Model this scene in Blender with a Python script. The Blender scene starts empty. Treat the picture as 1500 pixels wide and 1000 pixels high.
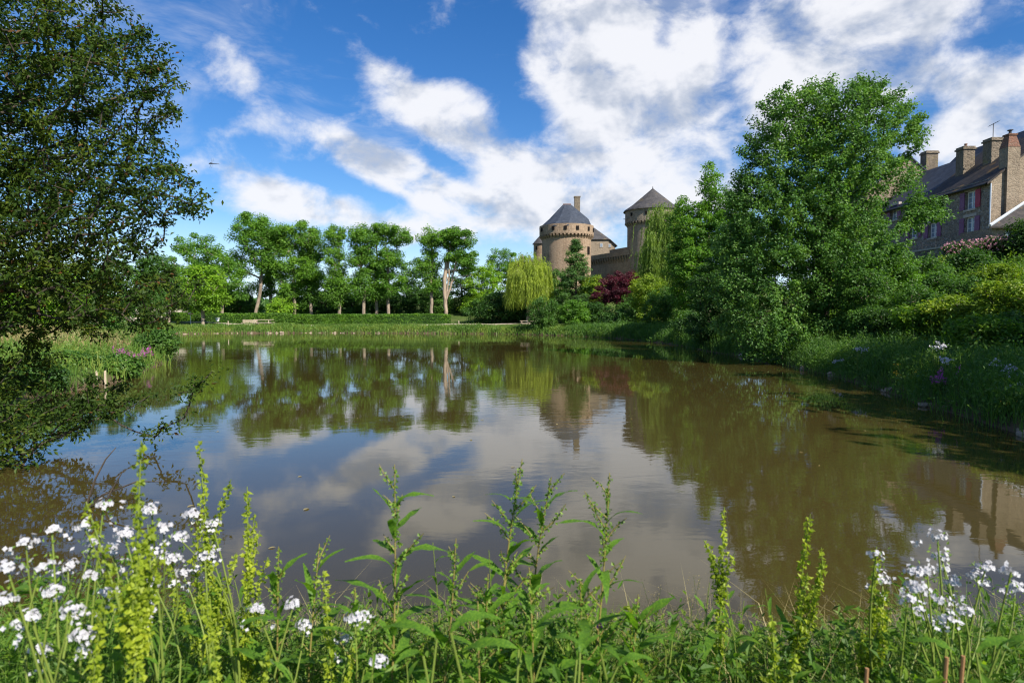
import bpy, bmesh, math, random
import numpy as np
from mathutils import Vector, Matrix, Euler

R = math.radians
scene = bpy.context.scene
col = scene.collection

# ------------------------------------------------------------------ camera
F, HOR, CAMZ = 940.0, 460.0, 2.5            # focal length (px of a 1500 px wide frame), horizon row, eye height
PITCH = math.atan((500 - HOR) / F)
cam_d = bpy.data.cameras.new('camera'); cam = bpy.data.objects.new('camera', cam_d); col.objects.link(cam)
cam.location = (0, 0, CAMZ); cam.rotation_euler = (R(90) - PITCH, 0, 0)
cam_d.sensor_width = 36; cam_d.lens = 36 * F / 1500
cam_d.clip_start = 0.05; cam_d.clip_end = 6000
cam_d.dof.use_dof = True; cam_d.dof.focus_distance = 30; cam_d.dof.aperture_fstop = 5.6
scene.camera = cam
cy = scene.cycles; cy.max_bounces = 6; cy.diffuse_bounces = 3; cy.glossy_bounces = 3; cy.transmission_bounces = 4; cy.transparent_max_bounces = 4; cy.filter_width = 1.2
scene.render.resolution_x, scene.render.resolution_y = 1024, 682

def ray(px, py):
    u, v = (px - 750) / F, (500 - py) / F
    c, s = math.cos(PITCH), math.sin(PITCH)
    return Vector((u, c + v * s, -s + v * c))
def at(px, py, Y):
    d = ray(px, py); return Vector((0, 0, CAMZ)) + d * (Y / d.y)
def X(px, Y): return at(px, HOR, Y).x
def Z(py, Y): return at(750, py, Y).z

# ------------------------------------------------------------------ light: sky, clouds, sun
SUN_EL, SUN_AZ = R(41), R(138)                # azimuth from +Y (view direction) towards +X
sun_dir = Vector((math.sin(SUN_AZ) * math.cos(SUN_EL), math.cos(SUN_AZ) * math.cos(SUN_EL), math.sin(SUN_EL)))
sd_ = bpy.data.lights.new('sun', 'SUN'); sun = bpy.data.objects.new('sun', sd_); col.objects.link(sun)
sd_.energy = 4.6; sd_.angle = R(0.53); sd_.color = (1.0, 0.94, 0.84)
sun.rotation_euler = (-sun_dir).to_track_quat('-Z', 'Y').to_euler()
sun.location = (0, -20, 60)

world = bpy.data.worlds.new('World'); scene.world = world; world.use_nodes = True
world.cycles.sampling_method = 'MANUAL'; world.cycles.sample_map_resolution = 512
wt = world.node_tree; wt.nodes.clear()
class NT:
    """small helper for writing node trees"""
    def __init__(s, t): s.t = t
    def n(s, typ, **k):
        nd = s.t.nodes.new(typ)
        for a, b in k.items(): setattr(nd, a, b)
        return nd
    def put(s, sock, v):
        if isinstance(v, bpy.types.NodeSocket): s.t.links.new(v, sock)
        elif v is not None: sock.default_value = v
    def m(s, op, a, b=None, c=None, clamp=False):
        nd = s.n('ShaderNodeMath', operation=op, use_clamp=clamp)
        for i, v in enumerate((a, b, c)): s.put(nd.inputs[i], v)
        return nd.outputs[0]
    def mix(s, f, a, b, mode='MIX'):
        nd = s.n('ShaderNodeMix', data_type='RGBA', blend_type=mode)
        s.put(nd.inputs[0], f); s.put(nd.inputs[6], a); s.put(nd.inputs[7], b)
        return nd.outputs[2]
    def noise(s, vec, scale, detail=4, rough=.5, dist=0):
        nd = s.n('ShaderNodeTexNoise'); s.put(nd.inputs['Vector'], vec)
        for k, v in (('Scale', scale), ('Detail', detail), ('Roughness', rough), ('Distortion', dist)): nd.inputs[k].default_value = v
        return nd.outputs[0]
    def ramp(s, f, stops):
        nd = s.n('ShaderNodeValToRGB'); s.put(nd.inputs[0], f)
        e = nd.color_ramp.elements
        while len(e) < len(stops): e.new(.5)
        for q, (p, c) in zip(e, stops): q.position = p; q.color = c if len(c) == 4 else (*c, 1)
        return nd.outputs[0]
    def smooth(s, v, a, b, lo=0, hi=1):
        nd = s.n('ShaderNodeMapRange', interpolation_type='SMOOTHSTEP'); s.put(nd.inputs[0], v)
        for i, q in enumerate((a, b, lo, hi)): nd.inputs[i + 1].default_value = q
        return nd.outputs[0]
w = NT(wt)
sky = w.n('ShaderNodeTexSky', sky_type='NISHITA', sun_disc=False, sun_elevation=SUN_EL, sun_rotation=SUN_AZ,
          altitude=0, air_density=1.0, dust_density=0.12, ozone_density=4.0)
tc = w.n('ShaderNodeTexCoord'); D = tc.outputs['Generated']
def blob(px, py, rx, ry, ang, wgt):
    c = ray(px, py).normalized()
    right = Vector((0, 0, 1)).cross(c).normalized() * -1; up = right.cross(c).normalized()
    if up.z < 0: up = -up
    a = R(ang)
    e1 = right * math.cos(a) - up * math.sin(a); e2 = c; e3 = right * math.sin(a) + up * math.cos(a)
    M = Matrix((e1, e2, e3)).transposed()
    if M.determinant() < 0: M = Matrix((e1, e2, -e3)).transposed()
    mp = w.n('ShaderNodeMapping', vector_type='TEXTURE')
    w.put(mp.inputs[0], D); mp.inputs['Location'].default_value = c
    mp.inputs['Rotation'].default_value = M.to_euler(); mp.inputs['Scale'].default_value = (rx / F, .3, ry / F)
    ln = w.n('ShaderNodeVectorMath', operation='LENGTH'); w.put(ln.inputs[0], mp.outputs[0])
    return w.smooth(ln.outputs['Value'], 0.05, 1.25, wgt, 0)
BLOBS = [(900, 40, 120, 130, 0, .95), (860, 110, 120, 70, 20, .7), (910, 170, 110, 110, 0, .75), (850, 0, 80, 70, 0, .6), (1015, 70, 42, 85, 0, .65), (985, 190, 90, 60, 0, .55), (790, 95, 60, 30, -10, .5),
         (600, 145, 110, 26, 32, .7), (700, 205, 130, 44, 34, .8), (690, 155, 60, 34, 0, .6), (800, 235, 90, 60, 25, .65), (520, 225, 120, 28, 22, .95), (630, 270, 130, 36, 24, .9), (760, 300, 140, 40, 10, .7), (620, 215, 70, 24, 35, .45),
         (880, 300, 170, 40, 0, .6), (390, 268, 95, 22, 12, .8), (470, 305, 150, 20, 4, .75), (560, 335, 150, 18, 4, .65), (440, 290, 60, 24, 0, .4),
         (1240, 70, 150, 80, -8, .85), (1130, 20, 90, 60, 0, .6), (1350, 30, 90, 60, 0, .65), (1250, 140, 120, 45, 0, .6), (1480, 190, 130, 70, -18, .9), (1440, 110, 50, 26, 0, .5), (1400, 160, 60, 40, -20, .4),
         (320, 90, 80, 52, 40, .27), (380, 130, 80, 30, 35, .26), (290, 205, 60, 24, 10, .40), (1050, 260, 90, 70, 0, .5), (1130, 150, 70, 60, 0, .45), (535, 85, 40, 14, 40, .32),
         (775, 165, 60, 48, 20, -.95), (735, 60, 50, 60, 0, -.6), (1062, 60, 22, 70, 10, -.6), (968, 62, 22, 34, 10, -.8), (655, 245, 90, 16, 33, -.7), (1085, 180, 30, 40, 0, -.45), (1440, 50, 50, 40, -20, -.6), (1370, 150, 60, 24, -25, -.6), (850, 262, 40, 22, 0, -.5), (450, 255, 60, 10, 10, -.3)]
acc = None
for b in BLOBS:
    v = blob(b[0], b[1], b[2] * 1.28, b[3] * 1.35, b[4], b[5]); acc = v if acc is None else w.m('ADD', acc, v)
acc = w.m('MAXIMUM', w.m('MINIMUM', acc, 1.05), -.5)
# the same kind of broken cumulus over the rest of the sky
mpz = w.n('ShaderNodeMapping'); w.put(mpz.inputs[0], D); mpz.inputs['Scale'].default_value = (1, 1, 1.9)
base_n = w.smooth(w.noise(mpz.outputs[0], 3.1, 3, .5, .3), .47, .66, 0, .95)
fwd = ray(760, 180).normalized()
dot = w.n('ShaderNodeVectorMath', operation='DOT_PRODUCT'); w.put(dot.inputs[0], D); dot.inputs[1].default_value = fwd
away = w.smooth(dot.outputs['Value'], .62, .80, 1, 0)
field = w.m('ADD', acc, w.m('MULTIPLY', base_n, away))
mp2 = w.n('ShaderNodeMapping'); w.put(mp2.inputs[0], D); mp2.inputs['Scale'].default_value = (1, 1, 1.5)
fb = w.noise(mp2.outputs[0], 9.0, 8, .60, .25)
fb2 = w.noise(mp2.outputs[0], 30.0, 4, .6, .2)
dens_in = w.m('ADD', field, w.m('MULTIPLY', w.m('SUBTRACT', fb, .53), 2.6))
dens_in = w.m('ADD', dens_in, w.m('MULTIPLY', w.m('SUBTRACT', fb2, .5), .55))
dens = w.smooth(dens_in, .10, 1.05)
# thin veil of cloud in streaks
mpv = w.n('ShaderNodeMapping'); w.put(mpv.inputs[0], D); mpv.inputs['Scale'].default_value = (1, 1, 2.6); mpv.inputs['Rotation'].default_value = (0, R(-20), 0)
veil = w.smooth(w.m('ADD', w.noise(mpv.outputs[0], 4.2, 6, .62, .5), w.m('MULTIPLY', field, .16)), .53, .86, 0, .5)
dens = w.m('MAXIMUM', dens, veil)
# grey bases: noise looked up a little towards the sun's side tells how much cloud stands in the light
off = w.n('ShaderNodeVectorMath', operation='ADD'); w.put(off.inputs[0], mp2.outputs[0]); off.inputs[1].default_value = tuple(sun_dir * .045 + Vector((0, 0, .05)))
fb_s = w.noise(off.outputs[0], 9.0, 4, .55, .25)
thick = w.m('ADD', w.m('MULTIPLY', w.m('SUBTRACT', fb_s, fb), 3.2), w.m('MULTIPLY', w.m('SUBTRACT', dens_in, .85), .40))
shade = w.smooth(thick, -.2, .62)
ccol = w.mix(shade, (5.5, 5.55, 5.8, 1), (2.95, 3.3, 4.0, 1))
hs = w.n('ShaderNodeHueSaturation'); w.put(hs.inputs['Color'], sky.outputs[0]); hs.inputs['Saturation'].default_value = 1.30; hs.inputs['Value'].default_value = 0.82; hs.inputs['Hue'].default_value = .508
sep_ = w.n('ShaderNodeSeparateXYZ'); w.put(sep_.inputs[0], D)
low = w.smooth(sep_.outputs[2], -.02, .16, .8, 0)                       # pale blue haze painted into the sky colour low over the whole horizon
skyc = w.mix(w.m('MULTIPLY', dens, .95), w.mix(low, hs.outputs[0], (4.3, 5.5, 7.0, 1)), ccol)
bg = w.n('ShaderNodeBackground'); w.put(bg.inputs[0], skyc); bg.inputs[1].default_value = .094
wo = w.n('ShaderNodeOutputWorld'); wt.links.new(bg.outputs[0], wo.inputs[0])

vs = scene.view_settings
vs.view_transform = 'Standard'; vs.look = 'None'; vs.exposure = 0.88; vs.gamma = 1.0; vs.use_curve_mapping = False

# ------------------------------------------------------------------ mesh helpers
rng = np.random.default_rng(11)
def nrm(a): return a / np.maximum(np.linalg.norm(a, axis=-1, keepdims=True), 1e-9)

class MB:
    """collects vertices and faces, then builds ONE mesh"""
    def __init__(s): s.V = []; s.F = []; s.n = 0
    def add(s, V, Fs):
        V = np.asarray(V, float).reshape(-1, 3); s.V.append(V)
        for f in (Fs if isinstance(Fs, list) and len(Fs) and isinstance(Fs[0], np.ndarray) else [np.asarray(Fs, int)]):
            s.F.append(f + s.n)
        s.n += len(V); return s
    def poly(s, *pts):
        return s.add([tuple(p) for p in pts], np.arange(len(pts))[None, :])
    def box(s, x0, x1, y0, y1, z0, z1):
        V = [(x, y, z) for z in (z0, z1) for y in (y0, y1) for x in (x0, x1)]
        return s.add(V, np.array([(0, 2, 3, 1), (4, 5, 7, 6), (0, 1, 5, 4), (2, 6, 7, 3), (0, 4, 6, 2), (1, 3, 7, 5)]))
    def mesh(s, name):
        me = bpy.data.meshes.new(name)
        V = np.concatenate(s.V) if s.V else np.zeros((0, 3))
        me.vertices.add(len(V)); me.vertices.foreach_set('co', V.ravel().astype(np.float32))
        tot = np.concatenate([np.full(len(f), f.shape[1]) for f in s.F]) if s.F else np.zeros(0, int)
        lp = np.concatenate([f.ravel() for f in s.F]) if s.F else np.zeros(0, int)
        me.loops.add(len(lp)); me.loops.foreach_set('vertex_index', lp.astype(np.int32))
        me.polygons.add(len(tot))
        st = np.concatenate([[0], np.cumsum(tot)[:-1]]) if len(tot) else tot
        me.polygons.foreach_set('loop_start', st.astype(np.int32)); me.polygons.foreach_set('loop_total', tot.astype(np.int32))
        me.update(calc_edges=True); me.validate(); me.polygons.foreach_set('use_smooth', np.zeros(len(tot), bool))
        return me
    def build(s, name, mat, parent=None, smooth=False, loc=None):
        me = s.mesh(name); me.materials.append(mat)
        me.polygons.foreach_set('use_smooth', np.full(len(me.polygons), bool(smooth)))
        if name in ('seed_head', 'bud', 'flower_spike', 'flower_head', 'blossom'): return setting(link(name, me, parent, loc), 'stuff')
        return link(name, me, parent, loc)
def link(name, me, parent=None, loc=None):
    o = bpy.data.objects.new(name, me); col.objects.link(o)
    if parent: o.parent = parent
    if loc is not None: o.location = loc
    return o
def tag(o, label, cat, group=None):
    o['label'] = label; o['category'] = cat
    if group: o['group'] = group
    return o
def thing(name, loc, label, cat, group=None):
    o = bpy.data.objects.new(name, None); col.objects.link(o); o.location = loc; o.empty_display_size = .3
    return tag(o, label, cat, group)
def setting(o, kind='structure'): o['kind'] = kind; return o

def leaves(mb, P, Dv, Nv, L, W, fold=.18):
    """folded leaf blades: base P, direction Dv, normal Nv"""
    n = len(P); Dv = nrm(Dv); S = nrm(np.cross(Dv, Nv)); Nn = np.cross(S, Dv)
    L = np.broadcast_to(L, n)[:, None]; W = np.broadcast_to(W, n)[:, None]
    m = P + Dv * L * .45 + Nn * W * fold
    V = np.stack([P, m + S * W * .5, P + Dv * L - Nn * L * .1, m - S * W * .5], 1).reshape(-1, 3)
    i = np.arange(n)[:, None] * 4
    mb.add(V, np.concatenate([i + [0, 1, 2], i + [0, 2, 3]]))
def blades(mb, P, H, lean, wid, rs):
    """grass blades as bent ribbons"""
    n = len(P); a = rs.uniform(0, 6.283, n); d = np.stack([np.cos(a), np.sin(a), np.zeros(n)], 1)
    a2 = rs.uniform(0, 6.283, n); s = np.stack([np.cos(a2), np.sin(a2), np.zeros(n)], 1)
    H = np.broadcast_to(H, n)[:, None]; l = (rs.uniform(.1, 1, n) * lean)[:, None]; wd = np.broadcast_to(wid, n)[:, None]
    up = np.array([0, 0, 1.])
    p1 = P + up * H * .55 + d * H * l * .25; p2 = P + up * H * (.95 - .25 * l) + d * H * l * .8
    V = np.stack([P - s * wd * .5, P + s * wd * .5, p1 + s * wd * .4, p1 - s * wd * .4, p2], 1).reshape(-1, 3)
    i = np.arange(n)[:, None] * 5
    mb.add(V, [i + np.array([0, 1, 2, 3]), i + np.array([3, 2, 4])])
def tube(mb, pts, rad, sides=6, cap=False):
    pts = np.asarray(pts, float); n = len(pts); rad = np.broadcast_to(rad, n)
    t = np.gradient(pts, axis=0); t = nrm(t)
    ref = np.array([.31, .87, .38]); a = nrm(np.cross(t, ref)); b = np.cross(t, a)
    th = np.linspace(0, 2 * math.pi, sides, endpoint=False)
    V = pts[:, None, :] + rad[:, None, None] * (np.cos(th)[None, :, None] * a[:, None, :] + np.sin(th)[None, :, None] * b[:, None, :])
    k = np.arange(sides); k2 = (k + 1) % sides; Fs = []
    for i in range(n - 1): Fs.append(np.stack([i * sides + k, i * sides + k2, (i + 1) * sides + k2, (i + 1) * sides + k], 1))
    fl = [np.concatenate(Fs)]
    if cap: fl += [np.arange(sides)[None, ::-1], (np.arange(sides) + (n - 1) * sides)[None, :]]
    mb.add(V.reshape(-1, 3), fl)
def lathe(mb, prof, c=(0, 0), sides=40, squash=1.0, rot=0.0):
    """surface of revolution; prof = [(r, z), ...]"""
    th = np.linspace(0, 2 * math.pi, sides, endpoint=False) + rot; n = len(prof)
    V = np.array([[(c[0] + r * math.cos(t), c[1] + r * math.sin(t) * squash, z) for t in th] for r, z in prof]).reshape(-1, 3)
    k = np.arange(sides); k2 = (k + 1) % sides
    mb.add(V, np.concatenate([np.stack([i * sides + k, i * sides + k2, (i + 1) * sides + k2, (i + 1) * sides + k], 1) for i in range(n - 1)]))

# ------------------------------------------------------------------ materials
def new_mat(name):
    m = bpy.data.materials.new(name); m.use_nodes = True; t = m.node_tree; t.nodes.clear(); return m, NT(t)
def finish(q, shader, disp=None):
    o = q.n('ShaderNodeOutputMaterial'); q.t.links.new(shader, o.inputs[0])
def pbsdf(q, colr, rough=.7, spec=.3, normal=None, **k):
    p = q.n('ShaderNodeBsdfPrincipled'); q.put(p.inputs['Base Color'], colr); q.put(p.inputs['Roughness'], rough)
    p.inputs['Specular IOR Level'].default_value = spec
    if normal is not None: q.put(p.inputs['Normal'], normal)
    for a, b in k.items(): q.put(p.inputs[a], b)
    return p
def bump(q, h, strength=.5, dist=.05):
    b = q.n('ShaderNodeBump'); q.put(b.inputs['Height'], h); b.inputs['Strength'].default_value = strength; b.inputs['Distance'].default_value = dist
    return b.outputs[0]
def c4(c, k=1.0): return (min(c[0] * k, 1), min(c[1] * k, 1), min(c[2] * k, 1), 1)
def leaf_mat(name, c, c2=None, trans=.42, rough=.5, spec=.3, nscale=.5, odd=None, tcol=None):
    """leaf: each leaf varies, and whole sprays vary; thin enough for light to pass"""
    m, q = new_mat(name); g = q.n('ShaderNodeNewGeometry'); tcn = q.n('ShaderNodeTexCoord')
    rnd = g.outputs['Random Per Island']
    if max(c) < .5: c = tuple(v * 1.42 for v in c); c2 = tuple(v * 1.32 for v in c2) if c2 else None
    c2 = c2 or (c[0] * 1.55, c[1] * 1.28, c[2] * .9)
    nz = q.noise(tcn.outputs['Object'], nscale, 2)
    f = q.m('ADD', q.m('MULTIPLY', rnd, .5), q.m('MULTIPLY', q.smooth(nz, .33, .67), .5))
    cc = q.ramp(f, [(0, c4(c, .55)), (.5, c4(c)), (1, c4(c2, 1.12))])
    if odd: cc = q.mix(q.m('GREATER_THAN', rnd, odd[0]), cc, c4(odd[1]))
    p = pbsdf(q, cc, rough, spec)
    tr = q.n('ShaderNodeBsdfTranslucent'); k = tcol or (1.5, 1.55, .55)
    q.put(tr.inputs[0], q.mix(1.0, cc, (*k, 1), 'MULTIPLY'))
    mx = q.n('ShaderNodeMixShader'); mx.inputs[0].default_value = trans
    q.t.links.new(p.outputs[0], mx.inputs[1]); q.t.links.new(tr.outputs[0], mx.inputs[2])
    finish(q, mx.outputs[0]); return m
def rough_mat(name, ca, cb, scale=3, detail=6, rough=.85, bstr=.5, bdist=.02, spec=.2, stretch=(1, 1, 1), cc=None, scale2=.4):
    m, q = new_mat(name); t = q.n('ShaderNodeTexCoord'); mp = q.n('ShaderNodeMapping'); q.put(mp.inputs[0], t.outputs['Object']); mp.inputs['Scale'].default_value = stretch
    n = q.noise(mp.outputs[0], scale, detail, .6); n2 = q.noise(mp.outputs[0], scale2, 3)
    c = q.mix(q.smooth(n, .3, .7), c4(ca), c4(cb))
    if cc: c = q.mix(q.smooth(n2, .48, .66), c, c4(cc))
    p = pbsdf(q, c, rough, spec, bump(q, n, bstr, bdist)); finish(q, p.outputs[0]); return m
def stone_mat(name, ca, cb, mortar, sx, sz, moss=None, bstr=.7, streak=.35):
    m, q = new_mat(name); t = q.n('ShaderNodeTexCoord'); O = t.outputs['Object']
    mp = q.n('ShaderNodeMapping'); q.put(mp.inputs[0], O); mp.inputs['Scale'].default_value = (1 / sx, 1 / sx, 1 / sz)
    v = q.n('ShaderNodeTexVoronoi', feature='F1'); q.put(v.inputs['Vector'], mp.outputs[0]); v.inputs['Scale'].default_value = 1; v.inputs['Randomness'].default_value = .8
    ve = q.n('ShaderNodeTexVoronoi', feature='DISTANCE_TO_EDGE'); q.put(ve.inputs['Vector'], mp.outputs[0]); ve.inputs['Scale'].default_value = 1; ve.inputs['Randomness'].default_value = .8
    sep = q.n('ShaderNodeSeparateColor'); q.put(sep.inputs[0], v.outputs['Color'])
    c = q.mix(sep.outputs[0], c4(ca), c4(cb))
    c = q.mix(q.m('MULTIPLY', sep.outputs[1], .5), c, c4(ca, .45))
    mor = q.smooth(ve.outputs['Distance'], .02, .10, 1, 0)
    c = q.mix(mor, c, c4(mortar))
    big = q.noise(O, .35, 6, .65); c = q.mix(q.smooth(big, .45, .72, 0, streak), c, c4(ca, .4))
    mps = q.n('ShaderNodeMapping'); q.put(mps.inputs[0], O); mps.inputs['Scale'].default_value = (1.6, 1.6, .12)
    st = q.noise(mps.outputs[0], 1.0, 5, .6); c = q.mix(q.smooth(st, .54, .75, 0, streak), c, c4(cb, .45))
    if moss: c = q.mix(q.smooth(q.noise(O, 1.1, 6, .7), .56, .7, 0, .8), c, c4(moss))
    fine = q.noise(O, 14, 4, .6)
    h = q.m('ADD', q.m('MULTIPLY', q.smooth(ve.outputs['Distance'], .0, .16), 1.0), q.m('MULTIPLY', fine, .35))
    p = pbsdf(q, c, .9, .15, bump(q, h, bstr, .05)); finish(q, p.outputs[0]); return m
def slate_mat(name, ca, cb, lichen=None, rows=.28):
    m, q = new_mat(name); t = q.n('ShaderNodeTexCoord'); O = t.outputs['Object']
    v = q.n('ShaderNodeTexVoronoi', feature='F1'); mp = q.n('ShaderNodeMapping'); q.put(mp.inputs[0], O); mp.inputs['Scale'].default_value = (3.4, 3.4, 1 / rows)
    q.put(v.inputs['Vector'], mp.outputs[0]); v.inputs['Scale'].default_value = 1
    sep = q.n('ShaderNodeSeparateColor'); q.put(sep.inputs[0], v.outputs['Color'])
    c = q.mix(sep.outputs[0], c4(ca), c4(cb))
    n = q.noise(O, .8, 7, .65); c = q.mix(q.smooth(n, .45, .75, 0, .55), c, c4(cb, 1.5))
    if lichen: c = q.mix(q.smooth(q.noise(O, .5, 8, .7), lichen[1], lichen[1] + .12, 0, .9), c, c4(lichen[0]))
    sx = q.n('ShaderNodeSeparateXYZ'); q.put(sx.inputs[0], O)
    saw = q.m('FRACT', q.m('DIVIDE', sx.outputs[2], rows * .6))
    p = pbsdf(q, c, .7, .22, bump(q, q.m('ADD', saw, q.m('MULTIPLY', sep.outputs[0], .6)), .5, .03)); finish(q, p.outputs[0]); return m
def plain(name, c, rough=.6, spec=.3, var=.25, metal=0.0):
    m, q = new_mat(name); t = q.n('ShaderNodeTexCoord'); n = q.noise(t.outputs['Object'], 6, 5, .6)
    cc = q.mix(n, c4(c, 1 - var), c4(c, 1 + var)); p = pbsdf(q, cc, rough, spec, bump(q, n, .2, .01), Metallic=metal); finish(q, p.outputs[0]); return m

M = {}
M['row'] = leaf_mat('lime_leaf', (.070, .160, .018), nscale=.35)
M['row2'] = leaf_mat('maple_leaf', (.085, .180, .020), nscale=.35)
M['yellow'] = leaf_mat('acacia_leaf', (.13, .24, .018), nscale=.5)
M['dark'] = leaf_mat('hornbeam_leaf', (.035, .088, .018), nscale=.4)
M['mid'] = leaf_mat('hazel_leaf', (.052, .120, .022), nscale=.5)
M['alder'] = leaf_mat('alder_leaf', (.062, .140, .028), (.115, .195, .036), nscale=.6, rough=.5, spec=.28, trans=.38)
M['oak'] = leaf_mat('oak_leaf', (.027, .054, .008), (.082, .108, .012), nscale=.8, odd=(.978, (.12, .06, .02)), trans=.36, spec=.15)
M['willow'] = leaf_mat('willow_leaf', (.20, .26, .035), (.28, .32, .04), nscale=.7, trans=.42)
M['willow2'] = leaf_mat('far_willow_leaf', (.12, .19, .03), (.19, .25, .035), nscale=.7)
M['pine'] = leaf_mat('conifer_needle', (.045, .105, .022), nscale=.6, trans=.25)
M['purple'] = leaf_mat('plum_leaf', (.060, .014, .022), (.10, .02, .032), nscale=.6, tcol=(1.6, .6, .7))
M['lime_shrub'] = leaf_mat('spirea_leaf', (.12, .19, .016), (.20, .24, .02), nscale=.8)
M['ivy'] = leaf_mat('box_leaf', (.030, .072, .014), nscale=.8)
M['hedge'] = leaf_mat('hedge_leaf', (.060, .135, .014), nscale=.9, trans=.3)
M['grass'] = leaf_mat('grass_blade', (.075, .145, .022), (.15, .18, .035), nscale=.4, trans=.35)
M['herb'] = leaf_mat('herb_leaf', (.050, .115, .020), (.09, .16, .022), nscale=.9, trans=.4)
M['meadow'] = leaf_mat('meadow_leaf', (.058, .128, .014), (.14, .21, .018), nscale=2.0, trans=.5)
M['dockleaf'] = leaf_mat('dock_leaf', (.070, .155, .016), (.13, .22, .018), nscale=24, trans=.5, rough=.5, spec=.3)
M['seed'] = leaf_mat('dock_seed', (.20, .26, .022), (.31, .34, .03), nscale=5, trans=.5)
M['seedg'] = leaf_mat('dock_green_seed', (.115, .20, .028), (.19, .26, .03), nscale=5, trans=.45)
M['petal'] = leaf_mat('white_petal', (.56, .55, .58), (.68, .67, .68), nscale=5, trans=.35, tcol=(1, 1, 1), rough=.6, spec=.2)
M['pink'] = leaf_mat('rose_petal', (.62, .30, .36), (.75, .50, .54), trans=.3, tcol=(1, 1, 1))
M['mauve'] = leaf_mat('loosestrife_petal', (.36, .07, .30), (.48, .14, .40), trans=.3, tcol=(1, 1, 1))
M['buttercup'] = leaf_mat('yellow_petal', (.65, .42, .02), (.75, .5, .03), trans=.3, tcol=(1, 1, .5))
M['drygrass'] = leaf_mat('dry_grass', (.24, .20, .085), (.34, .29, .14), trans=.35, tcol=(1.1, 1.0, .7))
M['bark'] = rough_mat('bark', (.15, .115, .085), (.33, .27, .20), 4, 8, bstr=.9, bdist=.04, stretch=(2, 2, .35))
M['barkpale'] = rough_mat('pale_bark', (.20, .15, .105), (.42, .33, .24), 4, 8, bstr=.8, bdist=.03, stretch=(2, 2, .3))
M['barkdark'] = rough_mat('dark_bark', (.035, .028, .022), (.085, .068, .05), 5, 8, bstr=.9, bdist=.02, stretch=(2, 2, .5))
M['twig'] = rough_mat('twig', (.10, .06, .03), (.20, .14, .06), 9, 4, bstr=.3, bdist=.004)
M['stalk'] = plain('dry_stalk', (.28, .15, .07), .7, .2)
M['stem'] = plain('green_stem', (.15, .20, .035), .5, .3)
M['redstem'] = plain('reddish_stem', (.19, .16, .045), .5, .3)
M['tower'] = stone_mat('tower_stone', (.315, .218, .142), (.41, .295, .20), (.35, .265, .19), .42, .20, streak=.5)
M['tower2'] = stone_mat('grey_tower_stone', (.23, .185, .135), (.33, .27, .20), (.30, .25, .19), .42, .20, streak=.5)
M['wallstone'] = stone_mat('rampart_stone', (.22, .18, .13), (.32, .26, .19), (.27, .23, .17), .4, .2, moss=(.07, .10, .03), streak=.6)
M['rubble'] = stone_mat('rubble_stone', (.30, .25, .19), (.17, .145, .12), (.33, .30, .25), .34, .20, streak=.3, bstr=.9)
M['gable'] = stone_mat('gable_render', (.27, .21, .15), (.34, .27, .195), (.30, .245, .18), .24, .13, streak=.5, bstr=.45)
M['chim'] = stone_mat('chimney_stone', (.25, .20, .145), (.17, .14, .105), (.22, .185, .14), .26, .16, moss=(.20, .17, .06), streak=.5)
M['brickc'] = stone_mat('terracotta_stack', (.22, .11, .075), (.27, .14, .10), (.24, .17, .13), .22, .08, streak=.4)
M['rwall'] = stone_mat('terrace_stone', (.20, .17, .13), (.30, .26, .20), (.22, .2, .16), .4, .22, moss=(.08, .10, .03), streak=.6)
M['slate'] = slate_mat('blue_slate', (.032, .040, .056), (.050, .060, .080))
M['slate2'] = slate_mat('grey_slate', (.042, .040, .042), (.075, .070, .068), ((.14, .11, .06), .57))
M['oldslate'] = slate_mat('lichen_slate', (.030, .027, .027), (.055, .047, .042), ((.22, .13, .045), .53))
M['shutter'] = plain('mauve_shutter', (.19, .075, .155), .55, .3, .15)
M['redshutter'] = plain('crimson_shutter', (.33, .035, .07), .55, .3, .15)
M['white'] = plain('white_paint', (.72, .72, .70), .5, .3, .1)
M['zinc'] = plain('zinc', (.50, .54, .58), .45, .4, .12, .3)
M['iron'] = plain('dark_iron', (.06, .06, .065), .5, .4, .2, .4)
M['hole_shade'] = plain('opening_shade', (.012, .010, .009), .9, .1)
M['frame'] = plain('granite_surround', (.38, .34, .29), .8, .2)
M['wood'] = rough_mat('weathered_wood', (.36, .29, .20), (.52, .44, .33), 5, 6, bstr=.4, bdist=.01, stretch=(.6, 6, 6))
M['brownwood'] = rough_mat('brown_wood', (.15, .075, .05), (.24, .13, .09), 5, 6, bstr=.4, bdist=.01, stretch=(.6, 6, 6))
M['rock'] = rough_mat('rock', (.22, .17, .12), (.40, .32, .24), 3, 7, bstr=.8, bdist=.05, cc=(.10, .11, .05))
M['render'] = plain('pale_render', (.55, .47, .38), .8, .2, .12)
M['tile'] = rough_mat('roof_tile', (.22, .10, .06), (.32, .16, .10), 4, 5)
m, q = new_mat('window_glass'); p = pbsdf(q, (.22, .27, .33, 1), .08, .9); finish(q, p.outputs[0]); M['glass'] = m
m, q = new_mat('insect_wing'); p = pbsdf(q, (.12, .12, .12, 1), .3, .5, Alpha=.55); finish(q, p.outputs[0]); M['wing'] = m
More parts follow.
